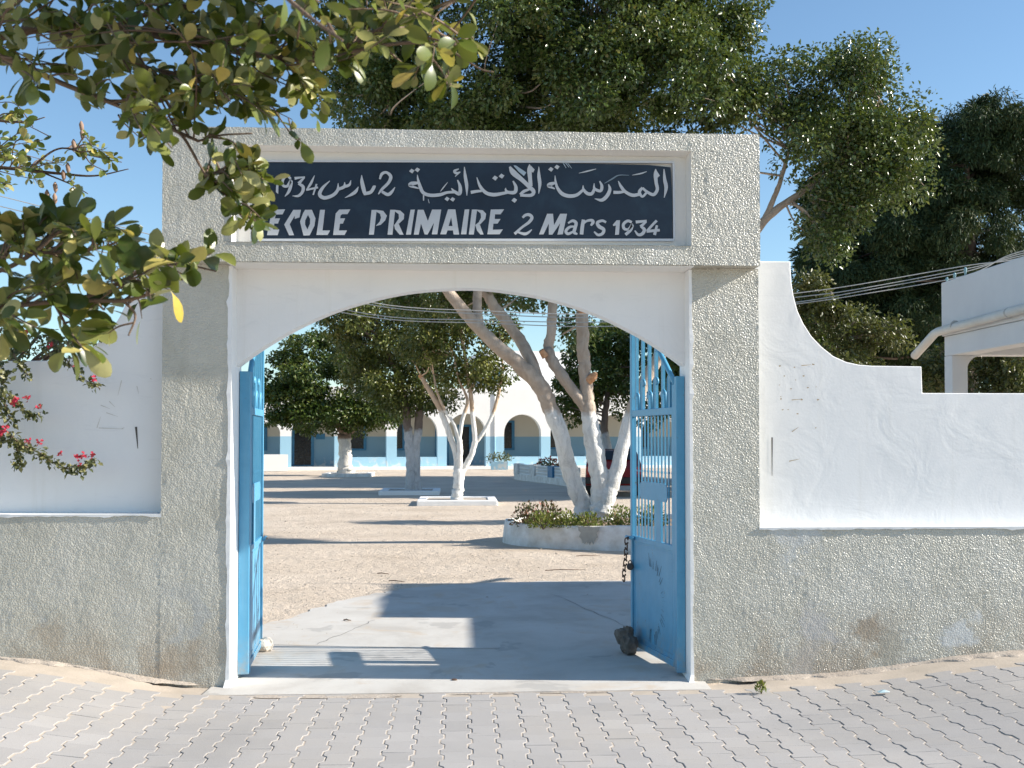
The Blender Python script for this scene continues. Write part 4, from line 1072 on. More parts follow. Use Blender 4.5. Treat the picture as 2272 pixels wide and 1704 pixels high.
for s in (-1, 1):
    MB().add([(s*(wd(0.95)+0.006), 0.6, 0.93), (s*(wd(0.95)+0.006), 2.35, 0.93), (s*(wd(1.24)+0.008), 1.95, 1.2), (s*(wd(1.24)+0.008), 0.75, 1.22)], [(0, 1, 2, 3)]).build("side_window", M['car_glass'], car)
    MB().box(s*0.70-0.07, s*0.70+0.07, -0.085, 0.02, 0.62, 0.84).build("tail_light", M['tail_light'], car, bevel=0.01)
    for yy in (0.62, 3.0):
        wh = MB().tube([(s*0.62, yy, 0.29), (s*0.79, yy, 0.29)], 0.29, 18).build("wheel", M['rubber'], car, smooth=False)
        MB().tube([(s*0.70, yy, 0.29), (s*0.797, yy, 0.29)], 0.17, 14).build("rim", M['steel'], wh)
MB().box(-0.80, 0.80, -0.12, 0.05, 0.36, 0.54).build("bumper", M['rubber'], car, bevel=0.03)
MB().box(-0.26, 0.26, -0.088, -0.06, 0.65, 0.76).build("number_plate", M['plate_white'], car)
# ================================================================== TREES
def lob(px, py, Y, rx, ry, rz, nsub=30, per=240):
    p = at(px, py, Y); return ((p.x, p.y, p.z), (rx, ry, rz), nsub, per)
def stem(pts, Y=None):
    """photograph points (x, y, depth, radius) of a limb"""
    return [tuple(at(x, y, Yd)) + (r,) for (x, y, Yd, r) in pts]
def tree(name, base, label, group="trees in the schoolyard"):
    t = empty(name, base); tag(t, label, "tree", group); return t
def TP(o, t): o.matrix_parent_inverse = Matrix.Translation(t.location).inverted(); return o
def twigs(t, mat, roots, cs, n, r0=0.02, name="branches"):
    """branches from limb points out to leaf clumps"""
    mb = MB(); roots = np.array(roots)
    for k in rng.choice(len(cs), min(n, len(cs)), replace=False):
        c = cs[k]; d = np.linalg.norm(roots - c, axis=1); a = roots[np.argmin(d)]
        mid = (a+c)/2 + rng.normal(size=3)*0.12*np.linalg.norm(c-a)
        q = smooth_path([tuple(a)+(r0,), tuple(mid)+(r0*.6,), tuple(c)+(r0*.25,)], 4)
        mb.tube([v_[:3] for v_ in q], [v_[3] for v_ in q], 5)
    o = TP(mb.build(name, mat, t, smooth=True), t); o["kind"] = "stuff"; return o

# ---- large fig in the planter
fig = tree("fig_tree", (at(1320, 1000, 16.6).x, 16.6, 0.27), "large fig tree with several whitewashed trunks in the round planter")
Y0 = 16.55; limbs = []
def fl(*pts, seg=12):
    mb = MB(); q = limb(mb, stem(pts), seg, 6, 0.05); limbs.extend([v_[:3] for v_ in q]); return mb
T1 = fl((1296,1150,Y0,.17),(1293,1117,Y0,.145),(1268,1055,Y0,.13),(1243,963,Y0-.1,.128),(1220,906,Y0-.15,.128),(1195,854,Y0-.2,.13),(1150,808,Y0-.3,.115),(1107,772,Y0-.4,.105),(1057,722,Y0-.5,.095),(1000,654,Y0-.6,.085),(930,540,Y0-.7,.06),(880,380,Y0-.6,.04),(860,200,Y0-.5,.02))
TP(T1.build("trunk", M['bark_big'], fig, smooth=True), fig)
mb = fl((1198,860,Y0-.18,.09),(1178,800,Y0-.1,.095),(1152,753,Y0,.09),(1110,698,Y0,.085),(1087,664,Y0,.08),(1050,590,Y0,.06),(1020,400,Y0,.045),(1010,150,Y0,.02)); TP(mb.build("limb", M['bark_big'], fig, smooth=True), fig)
mb = fl((1066,735,Y0-.5,.075),(1060,700,Y0-.45,.075),(1060,650,Y0-.4,.072),(1070,520,Y0-.3,.055),(1110,300,Y0-.3,.04),(1130,100,Y0-.2,.02)); TP(mb.build("limb", M['bark_big'], fig, smooth=True), fig)
mb = fl((1333,1150,Y0-.2,.19),(1333,1117,Y0-.2,.16),(1331,1065,Y0-.2,.15),(1319,991,Y0-.2,.14),(1310,938,Y0-.2,.128),(1304,898,Y0-.2,.115),(1301,854,Y0-.2,.10),(1296,801,Y0-.2,.095),(1293,760,Y0-.2,.094),(1292,694,Y0-.2,.098)); TP(mb.build("trunk", M['bark_big'], fig, smooth=True), fig)
mb = fl((1303,915,Y0-.2,.075),(1285,885,Y0-.22,.088),(1249,837,Y0-.2,.088),(1222,795,Y0-.15,.086),(1217,768,Y0-.1,.08),(1224,735,Y0-.1,.074),(1226,677,Y0-.1,.07),(1235,560,Y0,.06),(1260,350,Y0,.045),(1290,120,Y0,.02)); TP(mb.build("limb", M['bark_big'], fig, smooth=True), fig)
mb = fl((1335,1140,Y0-.25,.16),(1346,1100,Y0-.25,.135),(1364,1062,Y0-.25,.115),(1382,990,Y0-.25,.108),(1405,906,Y0-.25,.10),(1440,830,Y0-.2,.095),(1530,690,Y0-.1,.085),(1650,548,Y0,.075),(1705,480,Y0,.065),(1780,425,Y0,.05),(1850,370,Y0,.04),(1930,300,Y0,.02)); TP(mb.build("limb", M['bark_big'], fig, smooth=True), fig)
mb = fl((1690,500,Y0,.05),(1715,445,Y0,.045),(1735,390,Y0,.035),(1760,300,Y0,.02)); TP(mb.build("limb", M['bark_big'], fig, smooth=True), fig)
# sawn ends
p = at(1292, 692, Y0-.2); mb = MB().tube([(p.x, p.y, p.z-0.02), (p.x+.02, p.y-.03, p.z+0.03)], [0.095, 0.08], 12); TP(mb.build("sawn_end", M['cutwood'], fig), fig)
p = at(1308, 838, Y0-.25); mb = MB().tube([(p.x-0.02, p.y, p.z-0.05), (p.x+.06, p.y-.05, p.z+0.02), (p.x+.09, p.y-.08, p.z+0.07)], [0.07, 0.065, 0.03], 9); TP(mb.build("sawn_stub", M['cutwood'], fig), fig)
p = at(1203, 780, Y0-.2); mb = MB().tube([(p.x+.05, p.y, p.z-0.08), (p.x-.02, p.y-.03, p.z+0.02)], [0.06, 0.045], 9); TP(mb.build("sawn_stub", M['cutwood'], fig), fig)
lobes = [lob(850,60,16.2,1.1,1.2,1.8,46,420), lob(1080,20,15.8,1.6,1.6,1.9,76,430), lob(1350,20,15.7,1.6,1.6,2.0,76,430), lob(1530,-50,16,1.0,1.2,1.5,46,420),
         lob(830,230,16.2,.75,1.2,.7,26,400), lob(1000,230,15.9,1.1,1.3,.8,36,420), lob(1250,210,15.7,1.2,1.3,.9,40,430), lob(1480,200,15.8,1.15,1.2,.95,42,430), lob(1180,-330,16,3.0,2.4,1.4,60,300),
         lob(1625,190,16,.42,.6,.75,18,360),
         lob(1100,610,17.3,1.2,.9,.65,26,320), lob(930,640,17.5,1.0,.8,.5,22,300), lob(1270,690,17.5,.35,.4,.45,8,220)]
lobes += [lob(1885,220,16.2,.8,.85,.72,34,230), lob(1765,185,16,.55,.7,.45,17,210), lob(1960,300,16.2,.66,.7,.66,27,230), lob(1800,310,16,.6,.7,.5,15,150),
          lob(1890,390,16.2,.75,.6,.5,22,190), lob(1850,480,16.2,.38,.4,.4,12,190), lob(2005,380,16.2,.42,.5,.42,12,220), lob(1900,140,16.2,.42,.5,.36,11,240), lob(1835,540,16.2,.2,.25,.2,5,150), lob(1745,270,16,.2,.3,.3,4,90)]
o, cs = make_crown(fig, M['leaf_fig'], lobes, (0.072, 0.040), 0.34, 1.0, 0.3, 0.5); TP(o, fig)
twigs(fig, M['bark_big'], limbs, cs, 210, 0.02)

# ---- pale multi-stemmed tree
pale = tree("young_tree", (at(1015, 1000, 26.8).x, 26.8, 0.08), "slender pale tree with whitewashed forked stems in the middle of the yard")
Yp = 26.8; limbs = []
TP(fl((1013,1112,Yp,.17),(1016,1085,Yp,.14),(1018,1049,Yp,.135),(1014,1020,Yp,.085),(1006,988,Yp,.078),(990,943,Yp,.075),(975,905,Yp,.07),(956,872,Yp,.062),(934,835,Yp,.055)).build("trunk", M['bark_pale'], pale, smooth=True), pale)
TP(fl((1018,1050,Yp,.09),(1020,1011,Yp-.1,.08),(1019,978,Yp-.1,.07),(1005,937,Yp-.1,.04),(988,912,Yp-.1,.035),(970,870,Yp-.1,.03),(962,830,Yp,.02)).build("limb", M['bark_pale'], pale, smooth=True), pale)
TP(fl((1018,985,Yp-.1,.055),(1025,934,Yp-.1,.05),(1037,893,Yp-.1,.042),(1030,868,Yp,.03),(1016,835,Yp,.025),(1008,790,Yp,.02)).build("limb", M['bark_pale'], pale, smooth=True), pale)
TP(fl((1020,1060,Yp,.10),(1028,1040,Yp,.085),(1045,1011,Yp,.075),(1054,978,Yp,.072),(1050,934,Yp,.06),(1045,885,Yp,.055),(1041,847,Yp,.05),(1033,799,Yp,.045),(1027,760,Yp,.04),(1015,700,Yp,.03),(1000,640,Yp,.02)).build("limb", M['bark_pale'], pale, smooth=True), pale)
TP(fl((1055,982,Yp,.05),(1068,966,Yp,.05),(1085,937,Yp,.048),(1098,905,Yp,.045),(1108,864,Yp,.04),(1115,820,Yp,.03),(1110,770,Yp,.02)).build("limb", M['bark_pale'], pale, smooth=True), pale)
TP(fl((1044,870,Yp,.028),(1056,840,Yp,.026),(1065,800,Yp,.02)).build("limb", M['bark_pale'], pale, smooth=True), pale)
p = at(933, 833, Yp); TP(MB().tube([(p.x+.03, p.y, p.z-.06), (p.x-.02, p.y, p.z+.02)], [0.06, 0.055], 9).build("sawn_end", M['cutwood'], pale), pale)
lobes = [lob(985,750,26.8,.85,.9,.6,16,200), lob(1050,800,26.8,.65,.7,.45,11,170), lob(1090,830,26.8,.42,.5,.35,7,160), lob(990,670,26.8,1.1,1.0,.6,18,210), lob(1085,740,26.8,.6,.6,.5,8,170), lob(930,760,26.8,.5,.6,.8,10,190), lob(1000,830,27,.5,.5,.3,6,150)]
o, cs = make_crown(pale, M['leaf_yard'], lobes, (0.10, 0.052), 0.36, 1.0, 0.5, 0.5); TP(o, pale)
twigs(pale, M['bark_pale'], limbs, cs, 40, 0.022)

# ---- twin-trunked grey tree
twin = tree("twin_trunk_tree", (at(915, 1000, 32).x, 32, 0.08), "grey twin-trunked tree left of the pale forked tree")
Yt = 32.0; limbs = []
TP(fl((910,1095,Yt,.2),(912,1060,Yt,.16),(910,1000,Yt,.15),(904,943,Yt,.13),(898,895,Yt,.12),(880,830,Yt,.09),(850,760,Yt,.05)).build("trunk", M['bark_dark'], twin, smooth=True), twin)
TP(fl((924,1095,Yt,.18),(923,1060,Yt,.14),(922,1000,Yt,.13),(928,953,Yt,.13),(932,905,Yt,.12),(940,830,Yt,.09),(950,740,Yt,.05)).build("trunk", M['bark_dark'], twin, smooth=True), twin)
lobes = [lob(820,745,32,1.35,1.4,1.0,34,200), lob(920,740,32,1.15,1.2,1.0,28,200), lob(850,835,32,1.2,1.3,.6,26,190), lob(770,700,32,.8,.9,.7,16,190), lob(950,840,32,.8,.9,.6,14,180), lob(880,670,32.5,1.4,1.2,.6,24,200), lob(930,890,32,.45,.6,.35,7,130), lob(865,895,32,.7,.8,.25,9,140), lob(965,890,32,.6,.7,.3,8,140)]
o, cs = make_crown(twin, M['leaf_yard'], lobes, (0.11, 0.056), 0.42, 1.0, 0.4, 0.5); TP(o, twin)
twigs(twin, M['bark_dark'], limbs, cs, 30, 0.03)

# ---- clipped round tree by the arcade
rnd = tree("round_tree", (at(768, 1000, 48).x, 48, 0.1), "round clipped dark tree on a short whitewashed trunk by the arcade")
limbs = []
TP(fl((768,1052,48,.42),(766,1035,48,.33),(766,1000,48,.28),(765,960,48,.30),(770,935,48,.34),(775,900,48,.2)).build("trunk", M['bark_round'], rnd, smooth=True), rnd)
TP(fl((764,965,48,.16),(745,930,48,.16),(715,890,48,.1)).build("limb", M['bark_round'], rnd, smooth=True), rnd)
TP(fl((770,965,48,.16),(800,930,48,.15),(830,890,48,.1)).build("limb", M['bark_round'], rnd, smooth=True), rnd)
lobes = [lob(735,850,48,2.2,2.2,1.7,44,230), lob(655,880,48,1.3,1.5,1.1,24,220), lob(820,895,48,1.35,1.6,.85,24,220), lob(700,790,48,1.4,1.5,1.0,24,220), lob(612,850,48,.6,.8,1.1,12,200), lob(780,800,48,1.2,1.3,1.2,20,210), lob(740,920,48,2.3,2.0,.45,26,220), lob(640,925,48,1.0,1.2,.3,12,180), lob(850,925,48,.9,1.2,.32,12,180), lob(740,945,48,1.6,1.3,.18,10,120)]
o, cs = make_crown(rnd, M['leaf_round'], lobes, (0.15, 0.085), 0.5, 1.0, 0.3, 0.6); TP(o, rnd)

# ---- dark tree at the right end of the arcade
def plain_tree(name, px, Y, zb, lobes, mat, bmat, label, leaf, sub, r=0.2, ntw=24, droop=0.3):
    t = tree(name, (at(px, 976, Y).x, Y, 0), label)
    global limbs; limbs = []
    x = at(px, 976, Y).x; ztop = max(l[0][2] for l in lobes)
    mb = MB(); q = limb(mb, [(x, Y, -0.1, r*1.3), (x+.05, Y, zb*0.5, r), (x-.08, Y, zb, r*.8), (x+.1, Y, (zb+ztop)/2, r*.5), (x, Y, ztop, r*.15)], 10, 6, 0.1)
    TP(mb.build("trunk", M[bmat], t, smooth=True), t)
    o, cs = make_crown(t, M[mat], lobes, leaf, sub, 1.0, droop, 0.5); TP(o, t)
    twigs(t, M[bmat], [v_[:3] for v_ in q], cs, ntw, r*0.25); return t
plain_tree("shade_tree", 1345, 45, 2.3, [lob(1325,830,45,1.5,1.6,1.9,36,230), lob(1275,880,45,.8,.9,1.1,16,210), lob(1355,770,45,1.0,1.1,1.3,22,220), lob(1430,840,45,1.5,1.5,1.9,30,220)],
           'leaf_round', 'bark_dark', "dark leafy tree behind the fig trunks at the arcade", (0.16, 0.09), 0.5)
plain_tree("casuarina_tree", 2150, 30, 4.0, [lob(2160,330,30,1.7,2,1.25,64,640), lob(2290,360,30,1.8,2,1.6,54,620), lob(2070,430,30,1.2,1.6,1.3,40,600), lob(1960,570,30,1.5,1.6,1.3,54,600), lob(2110,540,30,1.9,1.8,1.8,70,620), lob(1850,610,30,.85,1.2,.7,26,360), lob(2260,620,30,2.1,1.8,1.4,56,400), lob(2020,720,30,1.6,1.6,1.0,40,360), lob(1880,730,30.5,1.3,1.3,.9,30,330), lob(2200,780,30.5,1.6,1.4,.8,34,330), lob(2050,860,31,2.6,1.4,.8,40,300)],
           'leaf_dark', 'bark_dark', "tall dark feathery tree rising behind the right wall", (0.14, 0.034), 0.44, 0.3, 40, 0.8)
plain_tree("casuarina_tree", 1850, 37, 4.0, [((14.6,36,5.0),(2.8,3.4,2.6),90,330), ((15.0,37,8.6),(2.5,3.4,2.8),90,330), ((16.6,42,6.5),(2.8,2.8,3.8),90,330), ((14.8,40,4.0),(1.9,3,1.8),50,300), ((15.0,37.5,10.9),(2.1,3.6,2.1),80,330), ((16.0,42,9.5),(1.8,2.6,2.4),50,300)],  # added tree, shaped to throw the shade band across the yard
           'leaf_dark', 'bark_dark', "farther dark feathery tree added behind the tall one to shade the yard", (0.30, 0.09), 0.6, 0.3, 20, 0.6)
plain_tree("shade_tree", 1650, 31, 3.0, [((9.2,29.5,4.2),(2.0,2.2,1.5),60,300), ((8.6,33.5,4.2),(1.8,2.4,1.5),60,300), ((9.4,37.5,4.2),(1.8,2.4,1.5),60,300)],  # out-of-view tree added for its shadow on the yard
           'leaf_round', 'bark_dark', "unseen leafy tree added at the right edge of the yard to shade it, beyond the gate pillar", (0.16, 0.09), 0.5, 0.22, 20)
plain_tree("olive_bush", 1850, 20, 1.8, [lob(1790,690,20,.42,.45,.5,14,190), lob(1880,725,20,.5,.5,.42,14,190), lob(1955,750,20,.4,.5,.3,9,180), lob(1800,650,20,.24,.3,.26,6,150), lob(1870,810,20,.9,.6,.35,12,180)],
           'leaf_bush', 'bark_dark', "light green leafy bush showing over the curved wall", (0.085, 0.042), 0.26, 0.07, 20)
plain_tree("garden_shrub", 2090, 15, 1.3, [lob(2080,850,15,.32,.4,.45,14,170), lob(2110,780,15,.2,.3,.3,6,150)], 'leaf_bush', 'bark_dark', "garden shrub left of the porch column", (0.075, 0.036), 0.22, 0.04, 8)
plain_tree("garden_shrub", 2260, 14.5, 1.3, [lob(2230,830,14.5,.36,.4,.5,16,170), lob(2290,800,14.5,.4,.4,.6,14,170), lob(2190,880,14.5,.3,.3,.3,8,150)], 'leaf_bush', 'bark_dark', "garden shrub seen through the porch opening", (0.075, 0.036), 0.22, 0.04, 8)

# ---- plants in the planter
def bed_plant(name, px, Y, rx, rz, mat, n, label, leaf):
    x = at(px, 976, Y).x; t = empty(name, (x, Y, PH-0.07)); tag(t, label, "plant", "plants in the round planter")
    q = rand_dirs(n) * np.array([rx, rx*0.8, rz]) * (rng.random((n, 1))**0.4); q[:, 2] = np.abs(q[:, 2]) + 0.02
    ln = leaf*(0.6+0.8*rng.random(n))
    leaf_cloud("foliage", q, rand_dirs(n)*0.8 + q/np.linalg.norm(q, axis=1, keepdims=True) + np.array([0, 0, .4]), rand_dirs(n)*0.7 + np.array([0, -.2, .8]), ln, ln*0.55, M[mat], t, rng.random(n))
    mb = MB()
    for k in range(14):
        a = random.uniform(0, 6.28); rr = random.uniform(0.3, 1)
        mb.tube([(0, 0, 0), (math.cos(a)*rx*rr*.5, math.sin(a)*rx*rr*.5, rz*.5), (math.cos(a)*rx*rr, math.sin(a)*rx*rr, rz*random.uniform(.7, 1.15))], [0.006, 0.004, 0.002], 4)
    mb.build("stems", M['bark'], t)
bed_plant("rose_bush", 1170, 16.0, .26, .36, 'rose', 420, "reddish rose bush at the left end of the planter", 0.05)
bed_plant("rose_bush", 1215, 16.1, .24, .38, 'rose', 360, "second reddish rose bush, beside the leftmost trunk", 0.05)
bed_plant("bed_herb", 1205, 15.6, .26, .24, 'herb', 520, "low yellow-green herb in front of the rose bushes", 0.045)
bed_plant("bed_herb", 1255, 15.55, .22, .26, 'herb', 480, "low yellow-green herb left of the front trunk", 0.045)
bed_plant("bed_herb", 1305, 15.5, .22, .24, 'herb', 460, "bright green herb at the foot of the front trunk", 0.045)
bed_plant("bed_herb", 1375, 15.7, .26, .32, 'herb', 560, "bright green herb right of the trunks beside the gate leaf", 0.045)
bed_plant("bed_herb", 1440, 15.8, .30, .34, 'herb', 560, "green herb seen through the bars of the right gate leaf", 0.045)
# potted plant at the arcade pier and flowers behind the lattice wall
p = at(1108, 1000, 57); t = empty("potted_plant", (p.x, 57, 0)); tag(t, "plant in a light blue square tub at the arcade pier", "plant")
MB().box(-0.45, 0.45, -0.3, 0.3, -0.01, 0.42).build("tub", M['school'], t)
n = 260; q = rand_dirs(n)*np.array([.8, .5, .5])*rng.random((n, 1))**.4; q[:, 2] = np.abs(q[:, 2]) + .42
leaf_cloud("foliage", q, rand_dirs(n)+np.array([0, 0, .6]), rand_dirs(n)+np.array([0, 0, .5]), np.full(n, .16), np.full(n, .06), M['leaf_bush'], t, rng.random(n))
t = empty("flower_bush", (4.0, 45, 0)); tag(t, "pink flowering bush behind the pierced garden wall", "plant")
t.location.x = at(1214, 1000, 45).x
n = 300; q = rand_dirs(n)*np.array([.6, .5, .45])*rng.random((n, 1))**.4; q[:, 2] = np.abs(q[:, 2]) + .35
leaf_cloud("foliage", q, rand_dirs(n), rand_dirs(n), np.full(n, .12), np.full(n, .07), M['leaf_bush'], t, rng.random(n))
n = 90; q = rand_dirs(n)*np.array([.6, .5, .45]); q[:, 2] = np.abs(q[:, 2]) + .4
leaf_cloud("blossom", q, rand_dirs(n), rand_dirs(n), np.full(n, .11), np.full(n, .09), M['petal'], t, rng.random(n))
MB().tube([(0, 0, 0), (0.02, 0, 0.5)], [0.03, 0.015], 6).build("stem", M['bark'], t)

# ================================================================== BOUGAINVILLEA over the left wall
bg = empty("bougainvillea", (-3.35, 7.45, 0)); tag(bg, "bougainvillea with pink flowers hanging over the left wall", "vine")
def BGp(o): o.matrix_parent_inverse = Matrix.Translation(bg.location).inverted(); return o
sprays = [[(110,740,7.15),(125,772,6.98),(148,799,6.95),(180,836,6.93),(222,862,6.92)],
          [(40,745,7.15),(30,780,6.95),(45,812,6.93),(66,835,6.92)], [(5,760,7.15),(-5,800,6.95),(12,830,6.92),(5,850,6.9)],
          [(-30,800,7.1),(-20,850,6.95),(10,866,6.92),(37,895,6.9),(66,921,6.9),(92,914,6.9)], [(-15,860,6.95),(8,890,6.9),(18,920,6.88),(30,935,6.88)],
          [(-40,880,7.0),(-5,940,6.9),(16,958,6.88),(40,980,6.86),(64,995,6.86),(90,1006,6.86),(111,1022,6.85),(138,1035,6.85),(159,1040,6.85),(186,1036,6.85),(212,1022,6.85)],
          [(20,962,6.88),(34,990,6.87),(42,1015,6.86),(36,1032,6.86)], [(-20,925,6.93),(-5,960,6.9),(8,985,6.88)]]
Lp, La, Ln = [], [], []
mb = MB()
for s in sprays:
    q = smooth_path([tuple(at(*p)) for p in s], 8); mb.tube(q, [0.006*(1-0.7*i/len(q)) for i in range(len(q))], 5)
    for i, p in enumerate(q):
        t_ = i/len(q)
        if t_ < 0.25 and len(s) > 4 and s[0][0] < 0: continue
        for _ in range(random.choice((3, 4, 6))):
            Lp.append(np.array(p) + rng.normal(size=3)*0.013 + rand_dirs(1)[0]*0.01); La.append(rand_dirs(1)[0] + np.array([0.25, -.35, -.5])); Ln.append(rand_dirs(1)[0]*.8 + np.array([.2, -.5, .5]))
# bushy mass on top of the wall
for _ in range(1500):
    x = random.uniform(-330, 235); top = interp(x, [-330, 0, 60, 120, 235], [620, 715, 735, 745, 725]); bot = interp(x, [-330, 0, 90, 140, 235], [830, 800, 785, 770, 755])
    Y = random.uniform(7.0, 7.45); Lp.append(np.array(at(x + random.gauss(0, 8), random.uniform(top, bot), Y))); La.append(rand_dirs(1)[0] + np.array([0, -.2, -.3])); Ln.append(rand_dirs(1)[0]*.8 + np.array([.2, -.4, .6]))
for k in range(9):
    a = at(random.uniform(-250, 200), random.uniform(730, 770), 7.3); mb.tube(smooth_path([(-3.35, 7.45, 0.0), (-3.35+random.uniform(-.1, .1), 7.45, 1.2), ((a.x-3.35)/2, 7.42, 2.0), tuple(a)], 5), 0.012, 5)
BGp(mb.build("stems", M['bark'], bg, smooth=True))
n = len(Lp); ln = 0.036*(0.6+0.8*rng.random(n))
o = BGp(leaf_cloud("foliage", np.array(Lp), np.array(La), np.array(Ln), ln, ln*0.62, M['leaf_boug'], bg, rng.random(n))); o["kind"] = "stuff"
fl_pts = [(209,841,6.9,.9),(34,892,6.86,1.5),(61,884,6.86,1.1),(86,903,6.87,.9),(11,953,6.84,1.4),(62,980,6.83,1.0),(87,982,6.83,1.0),(133,1007,6.83,.9),(172,1014,6.82,1.2),(184,1011,6.82,1.1),(204,1010,6.82,1.1),(178,1032,6.82,.6),
          (58,738,6.97,1.0),(54,773,6.92,.9),(114,767,6.95,1.0),(209,749,7.0,.9),(231,711,7.05,1.0),(195,752,7.0,.8),(165,812,6.9,.6),(5,965,6.84,1.0)]
for (x, y, Y, k) in fl_pts:
    n = int(8*k)+4; q = rand_dirs(n)*0.012*k; ln = np.full(n, .021*k**.5)
    p = at(x, y, Y - 0.03)
    o = leaf_cloud("flower", q, rand_dirs(n)+np.array([0, -.3, .2]), rand_dirs(n)+np.array([0, -.8, .2]), ln, ln*0.85, M['petal'], bg, rng.random(n))
    o.location = (p.x+3.35, p.y-7.45, p.z)

# ================================================================== STREET TREE whose boughs hang into the picture from the left
st = empty("street_tree", (-2.9, 2.7, 0.2)); tag(st, "leafy street tree whose near boughs hang in from the upper left", "tree")
def ST(o): o.matrix_parent_inverse = Matrix.Translation(st.location).inverted(); return o
mb = MB(); limb(mb, [(-2.95, 2.7, 0.0, .17), (-2.9, 2.7, .9, .13), (-2.8, 2.72, 1.7, .12), (-2.6, 2.75, 2.3, .09), (-2.2, 2.8, 2.8, .06), (-1.5, 2.7, 3.3, .03)], 12, 6, .05); ST(mb.build("trunk", M['bark'], st, smooth=True))
# unit leaf: broad, blunt, folded along the midrib
def leaf_unit(curl, fold):
    prof = [(0.0, 0.02), (0.10, 0.07), (0.3, 0.21), (0.55, 0.295), (0.78, 0.26), (0.93, 0.14), (1.0, 0.0)]
    v_ = []; f_ = []
    for (t, w) in prof:
        z = -curl*t*t
        v_ += [(-w, t, z + fold*w), (0, t, z), (w, t, z + fold*w)]
    for i in range(len(prof)-1):
        a = 3*i; f_ += [(a, a+1, a+4, a+3), (a+1, a+2, a+5, a+4)]
    v_ += [(0.0, -0.14, 0.01), (0.012, -0.14, 0.0)]; nn = len(v_)
    f_ += [(nn-2, nn-1, 2, 0)]
    return np.array(v_), f_
units = [leaf_unit(0.10, 0.3), leaf_unit(0.30, 0.12), leaf_unit(-0.10, 0.45), leaf_unit(0.2, 0.55), leaf_unit(0.38, -0.2)]
umesh = []
for v_, f_ in units:
    me = bpy.data.meshes.new("leaf"); me.from_pydata([tuple(p) for p in v_], [], f_); me.polygons.foreach_set("use_smooth", [True]*len(f_)); me.materials.append(M['near_leaf']); umesh.append(me)
near = []        # (pixel size, matrix, unit)
bough = MB()
def inside(poly, x, y):
    c = False; n = len(poly); j = n-1
    for i in range(n):
        xi, yi = poly[i]; xj, yj = poly[j]
        if (yi > y) != (yj > y) and x < (xj-xi)*(y-yi)/(yj-yi)+xi: c = not c
        j = i
    return c
def cluster(branches, poly, ntw, leaf, nl=(5, 8), spread=0.18, maxlen=0.5, updown=0.0):
    B_pts = []
    for br in branches:
        q = smooth_path([tuple(at(x, y, Y)) + (r,) for (x, y, Y, r) in br], 8)
        ST(MB().tube([v_[:3] for v_ in q], [v_[3] for v_ in q], 7).build("bough", M['bark'], st, smooth=True))
        B_pts += [v_[:3] for v_ in q]
    B_ = np.array(B_pts); xs_ = [p[0] for p in poly]; ys_ = [p[1] for p in poly]; cnt = 0; tries = 0
    while cnt < ntw and tries < ntw*40:
        tries += 1
        x, y = random.uniform(min(xs_), max(xs_)), random.uniform(min(ys_), max(ys_))
        if not inside(poly, x, y): continue
        # nearest bough point decides the depth
        ray_pts = None; pu = np.array([px_of(b_)[:2] for b_ in B_[::4]])
        k = int(np.argmin((pu[:, 0]-x)**2 + (pu[:, 1]-y)**2))*4
        tip = np.array(at(x, y, B_[k][1] + random.gauss(0, spread)))
        # attach a little farther back along the bough
        k2 = max(0, k - random.randint(2, 8)); a = B_[k2]
        if np.linalg.norm(tip-a) > maxlen: a = tip + (a-tip)*maxlen/np.linalg.norm(tip-a)
        cnt += 1
        L = np.linalg.norm(tip-a); mid = (a+tip)/2 + rng.normal(size=3)*0.06*L + np.array([0, 0, 0.05*L])
        q = smooth_path([tuple(a)+(.0032,), tuple(mid)+(.0025,), tuple(tip)+(.0012,)], 6)
        bough.tube([v_[:3] for v_ in q], [v_[3] for v_ in q], 4, cap=False)
        d = tip - mid; d = d/(np.linalg.norm(d)+1e-9)
        m_ = random.randint(*nl)
        for i in range(m_):
            t = 1 - (i/m_)*random.uniform(0.5, 0.75); s_ = 1 if i % 2 else -1
            j = min(len(q)-1, int(t*(len(q)-1))); p = q[j][:3]
            side = np.cross(d, rng.normal(size=3)); side /= np.linalg.norm(side)
            ax = d*random.uniform(0.3, 0.9) + side*random.uniform(0.4, 1.0) + np.array([0, 0, updown + random.uniform(-.25, .25)])
            nm = rng.normal(size=3)*0.65 + np.array([0.15, -0.35, 0.6])
            ax = Vector(ax).normalized(); nm = Vector(nm); nm = (nm - ax*nm.dot(ax)).normalized(); sd = ax.cross(nm)
            ln_ = leaf*random.uniform(0.55, 1.2); o_ = Vector(p) + ax*0.14*ln_
            mx = Matrix(((sd.x*ln_, ax.x*ln_, nm.x*ln_, o_.x), (sd.y*ln_, ax.y*ln_, nm.y*ln_, o_.y), (sd.z*ln_, ax.z*ln_, nm.z*ln_, o_.z), (0, 0, 0, 1)))
            u, v_, kk = px_of(o_ + ax*ln_*.5); vis = (-10 < u < 2280 and -10 < v_ < 1700)
            near.append(((ln_/kk) if vis else 0, mx, random.randrange(5)))
U = 2.75
b1 = [[(-420,150,U,.022),(-200,120,U,.017),(0,81,U,.012),(148,52,U,.011),(258,58,U,.010),(354,81,U,.009),(515,113,U-.05,.0075),(635,127,U-.1,.0065),(760,108,U-.1,.005),(860,80,U-.1,.004)],
      [(60,70,U,.008),(120,69,U,.007),(230,105,U,.0065),(320,148,U,.006),(395,165,U,.005),(480,195,U,.004),(560,225,U,.003)],
      [(-300,40,U,.013),(-100,90,U,.009),(0,124,U,.0078),(137,185,U,.007),(261,234,U,.006),(361,278,U-.05,.005),(440,313,U-.1,.004)],
      [(258,58,U,.007),(330,30,U,.006),(430,5,U,.005),(560,-40,U,.004)]]
